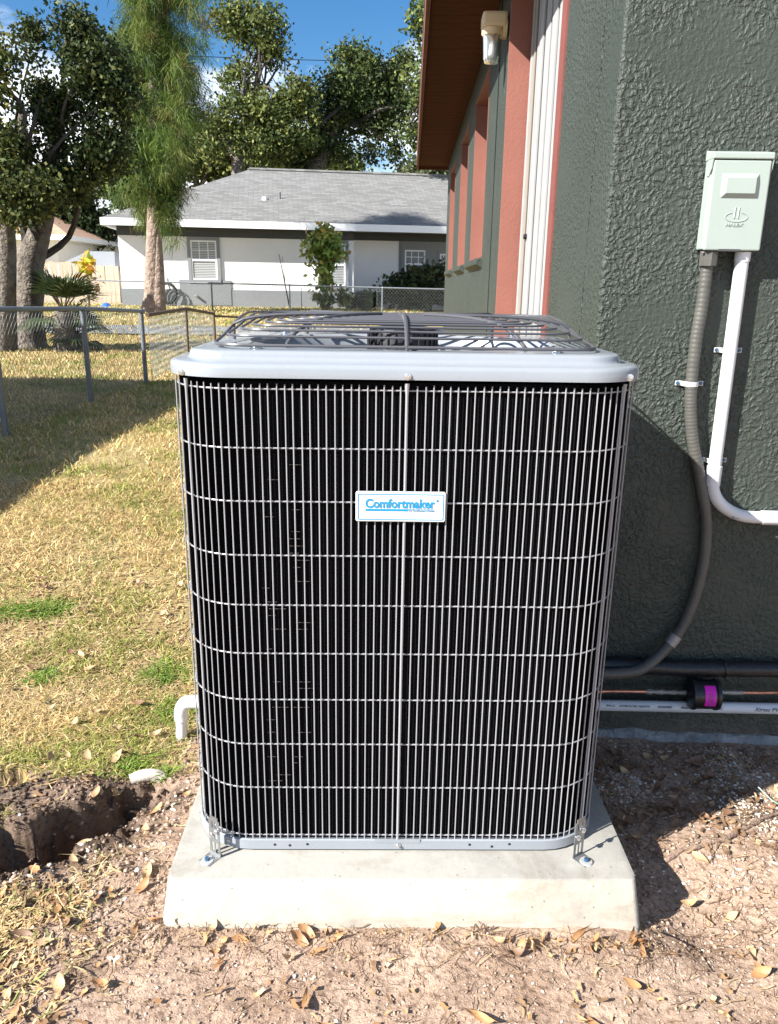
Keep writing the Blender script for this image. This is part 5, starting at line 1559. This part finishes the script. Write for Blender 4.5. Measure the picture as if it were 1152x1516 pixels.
def croton():
    b0 = at(132, 452, 20); T = Thing('croton', tuple(map(float, b0)), 'yellow and orange leaved croton bush in front of the board fence', 'shrub')
    T.part(MB().tube([Vector(b0), Vector(at(131, 425, 20)), Vector(at(130, 400, 20))], [0.03, 0.025, 0.015], 5), 'stem', M['twig'])
    P = np.array([at(129 + rng.normal() * 6, 393 + rng.normal() * 8, 20 + rng.normal() * .12) for _ in range(70)])
    V, F = leaf_quads(P, 0.085, 3.0, -0.5)
    cc = np.array([(0.60, 0.50, 0.03), (0.62, 0.28, 0.05), (0.30, 0.42, 0.04), (0.65, 0.62, 0.06)])[rng.integers(0, 4, 70)]
    T.obj(np_mesh('leaves', V, F, M['leaf'], col=np.repeat(cc, 4, 0)))
    P = np.array([at(133 + rng.normal() * 9, 428 + rng.normal() * 9, 20 + rng.normal() * .15) for _ in range(110)])
    V, F = leaf_quads(P, 0.05, 3.0, 0.6)
    cc = np.array([(0.22, 0.16, 0.10), (0.30, 0.22, 0.12), (0.12, 0.10, 0.05)])[rng.integers(0, 3, 110)]
    T.obj(np_mesh('dry_leaves', V, F, M['leaf'], col=np.repeat(cc, 4, 0)))
croton()

# ------------------------------------------------------------------ grass
def blades(n, xr, yr, h, w, cols, lean, mask=True, probs=None, dens=None, zoff=-0.004):
    x = rng.uniform(*xr, n); y = rng.uniform(*yr, n)
    keep = np.ones(n, bool)
    if mask:
        keep &= rng.random(n) > soil_mask(x, y) * 1.04
        keep &= rng.random(n) < 0.55 + 1.6 * (vnoise(x, y, 3.1, 41) + 0.6 * vnoise(x, y, 9, 42)) + 0.25 + 0.3 * sm(4, 7, y)
        keep &= rng.random(n) < 0.25 + 0.75 * sm(-0.55, -0.85, x + 0.25 * sm(2.3, 3.2, y)) + sm(2.6, 3.4, y)
        keep &= ~((x > -0.47) & (y > 1.15) & (y < 2.0) & (x < 6))
        keep &= ~((x > 0.40) & (y > 1.9))
    if dens is not None: keep &= rng.random(n) < dens(x, y)
    keep &= seg_dist(x, y, TR) > 0.12
    x = x[keep]; y = y[keep]; n = len(x)
    z = gz(x, y) + zoff
    az = rng.uniform(0, 2 * pi, n); hh = h * rng.uniform(0.45, 1.35, n) ; ln = lean * rng.uniform(0.3, 1.5, n)
    az2 = rng.uniform(0, 2 * pi, n)
    P = np.stack([x, y, z], 1)
    o = np.stack([np.cos(az), np.sin(az), np.zeros(n)], 1)
    s = np.stack([-np.sin(az2), np.cos(az2), np.zeros(n)], 1) * (w * rng.uniform(.6, 1.3, n))[:, None] / 2
    up = np.array([0, 0, 1.0])
    a = P - s; b = P + s
    m1 = P + o * (hh * ln * 0.45)[:, None] + up * (hh * 0.62)[:, None]
    c = m1 + s * .8; d = m1 - s * .8
    tip = P + o * (hh * ln * 1.15)[:, None] + up * (hh * (1.0 - 0.25 * np.minimum(ln, 2)))[:, None]
    V = np.stack([a, b, c, d, tip], 1).reshape(-1, 3)
    k = np.arange(n)[:, None] * 5
    F = np.concatenate([k + np.array([0, 1, 2]), k + np.array([0, 2, 3]), k + np.array([3, 2, 4])], 0)
    cols = np.array(cols)
    pn = vnoise(x, y, 2.2, 21) + 0.5 * vnoise(x, y, 7, 22)
    ng = len(cols) // 2
    green = rng.random(n) < np.clip(0.33 + 0.16 * sm(3.4, 2.4, y) + 1.3 * pn, 0.08, 0.88)
    ci = np.where(green, rng.integers(0, ng, n), rng.integers(ng, len(cols), n))
    cc = cols[ci] * rng.uniform(.7, 1.3, (n, 1))
    return V, F, np.repeat(cc, 5, 0)

GC = [(0.17, 0.23, 0.04), (0.24, 0.29, 0.055), (0.36, 0.35, 0.10), (0.30, 0.31, 0.07),
      (0.66, 0.50, 0.23), (0.60, 0.44, 0.20), (0.45, 0.31, 0.14), (0.72, 0.60, 0.32)]
Vs, Fs, Cs = [], [], []
off = 0
specs = [(66000, (-1.75, -0.45), (0.85, 2.6), 0.026, 0.0030, 1.6), (70000, (-2.9, 0.3), (2.3, 4.6), 0.034, 0.0042, 1.3),
         (60000, (-5.2, 1.0), (4.4, 9.5), 0.045, 0.0075, 1.0), (60000, (-12, 2.5), (9.3, 17), 0.055, 0.014, 0.9), (30000, (-15, 2.5), (16, 27), 0.07, 0.03, 0.8)]
for (n, xr, yr, h, w, lean) in specs:
    V, F, cc = blades(n, xr, yr, h, w, GC, lean)
    m_ = (V[:, 1] > 0)
    Vs.append(V); Fs.append(F + off); Cs.append(cc); off += len(V)
# bright green weeds
for (cx_, cy_, r_) in [(-1.50, 2.81, 0.10), (-1.40, 2.83, 0.08), (-1.62, 2.78, 0.07), (-0.80, 2.35, 0.09), (-0.70, 2.1, 0.07), (-0.72, 1.78, 0.05), (-1.2, 2.3, 0.05), (-0.62, 1.72, 0.03)]:
    n = int(2600 * r_ / 0.1)
    V, F, cc = blades(n, (cx_ - r_, cx_ + r_), (cy_ - r_ * 1.2, cy_ + r_ * 1.2), 0.022, 0.006, [(0.14, 0.235, 0.035), (0.22, 0.30, 0.055)] * 2, 1.8, mask=False,
                      dens=lambda x, y: np.exp(-((x - cx_) ** 2 + (y - cy_) ** 2) / (0.45 * r_ ** 2)))
    Vs.append(V); Fs.append(F + off); Cs.append(cc); off += len(V)
grass = np_mesh('lawn_grass', np.concatenate(Vs), np.concatenate(Fs), M['grass'], col=np.concatenate(Cs))
tag(grass, 'short dry lawn grass, straw coloured with green patches', 'grass', kind='stuff')

# loose straw / roots on soil and lawn
def straws(n, xr, yr, L, w, cols, dens=None, lift=0.004):
    x = rng.uniform(*xr, n); y = rng.uniform(*yr, n)
    keep = ~((x > -0.462) & (x < 0.47) & (y > 1.19) & (y < 1.99)) & ~((x > 0.45) & (y > 1.96))
    if dens is not None: keep &= rng.random(n) < dens(x, y)
    keep &= seg_dist(x, y, TR) > 0.13
    x = x[keep]; y = y[keep]; n = len(x)
    az = rng.uniform(0, 2 * pi, n); Ls = L * rng.uniform(.3, 1.4, n)
    bend = rng.normal(size=n) * 0.5
    pts = []
    for t in (0, .33, .67, 1):
        a = az + bend * t
        xx_ = x + np.cos(a) * Ls * (t - .5); yy_ = y + np.sin(a) * Ls * (t - .5)
        zz_ = gz(xx_, yy_) + lift + rng.uniform(0, .008, n) * (1 if t in (0, 1) else .6)
        pts.append(np.stack([xx_, yy_, zz_], 1))
    s = np.stack([-np.sin(az), np.cos(az), np.zeros(n)], 1) * (w * rng.uniform(.5, 1.4, n))[:, None] / 2
    V = np.stack([q for p in pts for q in (p - s, p + s)], 1).reshape(-1, 3)
    k = np.arange(n)[:, None] * 8
    F = np.concatenate([k + np.array([2 * i, 2 * i + 1, 2 * i + 3, 2 * i + 2]) for i in range(3)], 0)
    c_ = np.array(cols)[rng.integers(0, len(cols), n)] * rng.uniform(.7, 1.3, (n, 1))
    return V, F, np.repeat(c_, 8, 0)
sc1 = [(0.50, 0.38, 0.18), (0.42, 0.28, 0.13), (0.58, 0.46, 0.26), (0.30, 0.19, 0.10)]
lf = [(0.46, 0.28, 0.13), (0.36, 0.20, 0.09), (0.52, 0.38, 0.2), (0.25, 0.15, 0.08)]
sc2 = [(0.16, 0.095, 0.055), (0.10, 0.06, 0.04), (0.28, 0.18, 0.10), (0.42, 0.30, 0.16)]
Vs, Fs, Cs = [], [], []; off = 0
for args in [(16000, (-1.8, -0.45), (0.85, 2.6), 0.035, 0.0025, sc1, lambda x, y: 1 - 0.93 * soil_mask(x, y)),
             (14000, (-2.8, 0), (2.4, 4.6), 0.05, 0.004, sc1, None),
             (1500, (-0.9, 1.1), (0.85, 1.25), 0.030, 0.0013, sc2, lambda x, y: 0.25 + 0.75 * sm(1.0, 1.2, y)),
             (900, (-0.8, -0.42), (1.0, 2.0), 0.028, 0.0014, sc2, None),
             (900, (0.45, 1.25), (1.15, 1.96), 0.030, 0.0014, sc2, None),
             (2200, (-1.15, -0.55), (0.85, 1.25), 0.035, 0.0026, sc1 + [(0.22, 0.24, 0.07)], lambda x, y: 1 - .7 * sm(-.72, -.55, x)),
             (260, (-0.5, 0.5), (1.12, 1.20), 0.035, 0.0014, sc2, None),
             (520, (-1.05, -0.55), (0.85, 1.28), 0.022, 0.008, lf, lambda x, y: 1 - .6 * sm(-.75, -.55, x)), (200, (-0.6, 1.0), (0.88, 1.19), 0.016, 0.006, lf, None),
             (420, (0.48, 1.15), (1.45, 1.95), 0.022, 0.008, [(0.30, 0.18, 0.10), (0.20, 0.12, 0.07), (0.36, 0.25, 0.15)], None), (900, (-2.0, -0.55), (1.5, 3.0), 0.024, 0.008, lf, None)]:
    V, F, cc = straws(*args)
    Vs.append(V); Fs.append(F + off); Cs.append(cc); off += len(V)
st_o = np_mesh('straw_litter', np.concatenate(Vs), np.concatenate(Fs), M['straw'], col=np.concatenate(Cs))
tag(st_o, 'loose straw, roots and dead stems littering soil and lawn', 'litter', kind='stuff')

# shell fragments, pebbles and clods
def bits(n, xr, yr, smin, smax, cols, dens=None, flat=0.5, power=2.5):
    x = rng.uniform(*xr, n); y = rng.uniform(*yr, n)
    keep = ~((x > -0.462) & (x < 0.47) & (y > 1.19) & (y < 1.99)) & ~((x > 0.45) & (y > 1.96))
    if dens is not None: keep &= rng.random(n) < dens(x, y)
    x = x[keep]; y = y[keep]; n = len(x)
    s = smin + (smax - smin) * rng.random(n) ** power
    O = np.array([(1, 0, 0), (0, 1, 0), (-1, 0, 0), (0, -1, 0), (0, 0, 1), (0, 0, -1)], float)
    J = O[None] * (1 + rng.uniform(-.45, .45, (n, 6, 1))) + rng.normal(size=(n, 6, 3)) * .12
    J[:, :, 2] *= flat
    a = rng.uniform(0, 2 * pi, n); ca, sa_ = np.cos(a)[:, None], np.sin(a)[:, None]
    X = J[:, :, 0] * 1.3; Yv = J[:, :, 1] * .8
    V = np.stack([X * ca - Yv * sa_, X * sa_ + Yv * ca, J[:, :, 2]], 2) * s[:, None, None] / 2
    V += np.stack([x, y, gz(x, y) + s * flat * .25], 1)[:, None, :]
    k = np.arange(n)[:, None] * 6
    tri = [(0, 1, 4), (1, 2, 4), (2, 3, 4), (3, 0, 4), (1, 0, 5), (2, 1, 5), (3, 2, 5), (0, 3, 5)]
    F = np.concatenate([k + np.array(t_) for t_ in tri], 0)
    c_ = np.array(cols)[rng.integers(0, len(cols), n)] * rng.uniform(.75, 1.2, (n, 1))
    return V.reshape(-1, 3), F, np.repeat(c_, 6, 0)
shc = [(0.66, 0.62, 0.54), (0.72, 0.70, 0.64), (0.55, 0.46, 0.36), (0.62, 0.52, 0.40)]
Vs, Fs, Cs = [], [], []; off = 0
wh = lambda x, y: 0.12 + 0.88 * sm(.1, .3, vnoise(x, y, 6, 31) + .12 + 0.25 * sm(.12, .03, np.abs(y - 1.72 + .15 * (x - .8))))
for args in [(750, (-1.0, 1.1), (0.85, 1.25), 0.0015, 0.009, shc, None), (560, (-0.75, -0.45), (1.1, 1.95), 0.0015, 0.015, shc, lambda x, y: sm(-.75, -.6, x)),
             (9000, (0.46, 1.2), (1.35, 1.95), 0.002, 0.012, shc, wh), (420, (-1.1, -0.6), (0.85, 1.5), 0.002, 0.015, shc, None), (900, (0.45, 1.1), (1.1, 1.45), 0.002, 0.008, shc, None)]:
    V, F, cc = bits(*args, flat=.45, power=3)
    Vs.append(V); Fs.append(F + off); Cs.append(cc); off += len(V)
so = np_mesh('shell_fragments', np.concatenate(Vs), np.concatenate(Fs), M['shell'], col=np.concatenate(Cs))
tag(so, 'small white shell fragments and grit scattered on the soil', 'shell grit', kind='stuff')
dc = [(0.38, 0.275, 0.205), (0.31, 0.22, 0.16), (0.44, 0.33, 0.25)]
dk_ = [(0.10, 0.065, 0.045), (0.14, 0.09, 0.06), (0.07, 0.045, 0.03)]
Vs, Fs, Cs = [], [], []; off = 0
for args in [(9000, (-1.0, 1.1), (0.85, 1.30), 0.0015, 0.008, dc, None), (2500, (-0.85, -0.42), (1.1, 2.0), 0.002, 0.016, dc, None), (3500, (0.44, 1.2), (1.15, 1.97), 0.002, 0.014, dc, None),
             (6500, (-1.35, -0.6), (1.15, 1.75), 0.002, 0.017, dk_, lambda x, y: sm(.22, .08, np.minimum(seg_dist(x, y, TR), seg_dist(x, y, [(-0.75, 1.62), (-1.0, 1.54), (-1.3, 1.44)]))))]:
    V, F, cc = bits(*args, flat=.7, power=3)
    Vs.append(V); Fs.append(F + off); Cs.append(cc); off += len(V)
co_ = np_mesh('soil_clods', np.concatenate(Vs), np.concatenate(Fs), M['straw'], col=np.concatenate(Cs))
tag(co_, 'crumbs and clods of loose sandy soil', 'soil', kind='stuff')

# ------------------------------------------------------------------ fallen leaves, one object each
def leaf_mesh(L, W, curl, twist, m, name='fallen_leaf'):
    v = []; f = []
    n = 7
    for i in range(n):
        t = i / (n - 1)
        hw_ = W / 2 * (math.sin(pi * min(1, t * 0.94 + 0.03)) ** 0.75) + 0.0004
        x = (t - .5) * L
        zc_ = curl * L * (2 * t - 1) ** 2 * 0.45
        a = twist * (t - .5)
        for j in (-1, 0, 1):
            yv = j * hw_; zv = abs(j) * hw_ * 0.45
            v.append((x, yv * math.cos(a) - zv * math.sin(a), zc_ + yv * math.sin(a) + zv * math.cos(a)))
    for i in range(n - 1):
        for j in range(2):
            o = i * 3 + j
            f.append((o, o + 1, o + 4, o + 3))
    v += [(L * .5, 0.0006, curl * L * .45), (L * .5 + L * .16, 0, curl * L * .4), (L * .5, -0.0006, curl * L * .45)]
    f.append((len(v) - 3, len(v) - 2, len(v) - 1))
    me = bpy.data.meshes.new(name); me.from_pydata(v, [], f); me.shade_smooth(); me.materials.append(m)
    return me
LM = [leaf_mesh(L * .80, W, c_ * 1.3, tw * 1.5, M[m_]) for (L, W, c_, tw, m_) in [
    (0.042, 0.015, .35, .5, 'dryleaf'), (0.052, 0.014, .2, .9, 'dryleaf'), (0.036, 0.016, .5, -.4, 'dryleaf2'), (0.047, 0.017, .15, -.7, 'dryleaf2'),
    (0.040, 0.012, .6, 1.2, 'dryleaf3'), (0.050, 0.018, .3, .3, 'dryleaf3'), (0.030, 0.012, .45, .2, 'dryleaf'), (0.030, 0.020, .55, -1.0, 'dryleaf3'), (0.058, 0.011, .25, 1.4, 'dryleaf'), (0.034, 0.010, .8, -1.6, 'dryleaf2')]]
shell_names = {0: 'tan', 1: 'tan', 2: 'pale', 3: 'pale', 4: 'brown', 5: 'brown', 6: 'tan', 7: 'brown', 8: 'tan', 9: 'pale'}
zones = [ # n, xr, yr, where, weights for meshes
    (26, (-0.5, 0.5), (1.145, 1.195), 'by the front foot of the pad', [0, 1, 2, 6, 8, 9]),
    (34, (-0.35, 0.95), (0.90, 1.14), 'on bare soil before the pad', [0, 8, 4, 6, 9]),
    (78, (-1.0, -0.50), (0.86, 1.24), 'in the litter at bottom left', [0, 1, 2, 3, 5, 6, 7, 8, 9]),
    (24, (-0.78, -0.48), (1.25, 1.65), 'on the soil left of the pad', [0, 2, 3, 6]),
    (62, (0.50, 1.08), (1.50, 1.93), 'in shade below the green wall', [2, 4, 5, 7, 7, 4, 9]),
    (10, (0.60, 0.95), (1.15, 1.45), 'on sunlit soil right of pad', [0, 2, 3]),
    (60, (-2.0, -0.6), (1.75, 3.3), 'on the lawn beside the unit', [0, 2, 3, 5])]
for (n, xr, yr, where, ms) in zones:
    for i in range(n):
        x = random.uniform(*xr); y = random.uniform(*yr)
        if -0.462 < x < 0.468 and 1.19 < y < 2.0: continue
        if where.startswith('in the litter') and x > -0.62 and random.random() < .6: continue
        k = random.choice(ms)
        o = bpy.data.objects.new('fallen_leaf', LM[k]); C.objects.link(o)
        s = random.uniform(.75, 1.25) if y < 1.7 else random.uniform(.8, 1.35)
        z = float(gz(x, y)) + 0.006 + (0.012 if y > 1.75 and x < -.5 else 0)
        o.location = (x, y, z); o.scale = (s, s, s)
        tilt = 0.35 if 'front foot' not in where else 0.8
        o.rotation_euler = (random.gauss(0, tilt), random.gauss(0, tilt * .7), random.uniform(0, 6.28))
        side = ('left', 'middle', 'right')[min(2, int(3 * (x - xr[0]) / (xr[1] - xr[0])))]
        size = 'small' if s < 0.92 else ('large' if s > 1.14 else 'medium')
        tag(o, f'{size} dry {shell_names[k]} fallen leaf, {side} side, {where}', 'leaf', f'fallen leaves {where}')

# a few twigs
tw = [([(0.147, 1.185, .0), (0.149, 1.182, .022), (0.158, 1.181, .012), (0.164, 1.180, .026), (0.170, 1.183, .0)], 'bent wiry root sticking up at the pad foot right of centre'),
      ([(-0.92, 1.27, -.02), (-0.90, 1.30, -.01), (-0.86, 1.31, .0)], 'pale root crossing the dug trench'),
      ([(0.50, 1.22, .012), (0.53, 1.17, .02), (0.56, 1.12, .012)], 'short twig on the soil beside the right pad corner')]
for pts, lab in tw:
    pp = arc_pts([(p[0], p[1], p[2] + float(gz(p[0], p[1]))) for p in pts], 5)
    tag(MB().tube(pp, [0.0014 * (1 - .6 * i / len(pp)) + .0003 for i in range(len(pp))], 5).build('twig', M['twig'] if 'pale' not in lab else M['dryleaf2']), lab, 'twig')
rp_ = arc_pts([(x, y, float(gz(x, y)) + 0.003) for x, y in [(0.585, 1.432), (0.64, 1.462), (0.70, 1.478), (0.78, 1.52), (0.86, 1.575), (0.95, 1.63), (1.04, 1.70), (1.15, 1.80)]], 6)
tag(MB().tube(rp_, [0.0045 + 0.0016 * math.sin(i * 0.9) + 0.0008 * math.sin(i * 2.3) for i in range(len(rp_))], 7).build('tree_root', M['root'], smooth=True), 'brown root curving over the soil along the edge of the wall-side shadow', 'root')
gw = arc_pts([(0.905, 1.70, float(gz(.905, 1.70)) + .03), (0.93, 1.66, float(gz(.93, 1.66)) + .012), (0.965, 1.62, float(gz(.965, 1.62)) + .006)], 5)
tag(MB().tube(gw, 0.0018, 5).build('green_wire', mat('green_wire_coat', (0.02, 0.16, 0.10), .4)), 'short green wire poking from the shaded soil by the wall', 'wire')
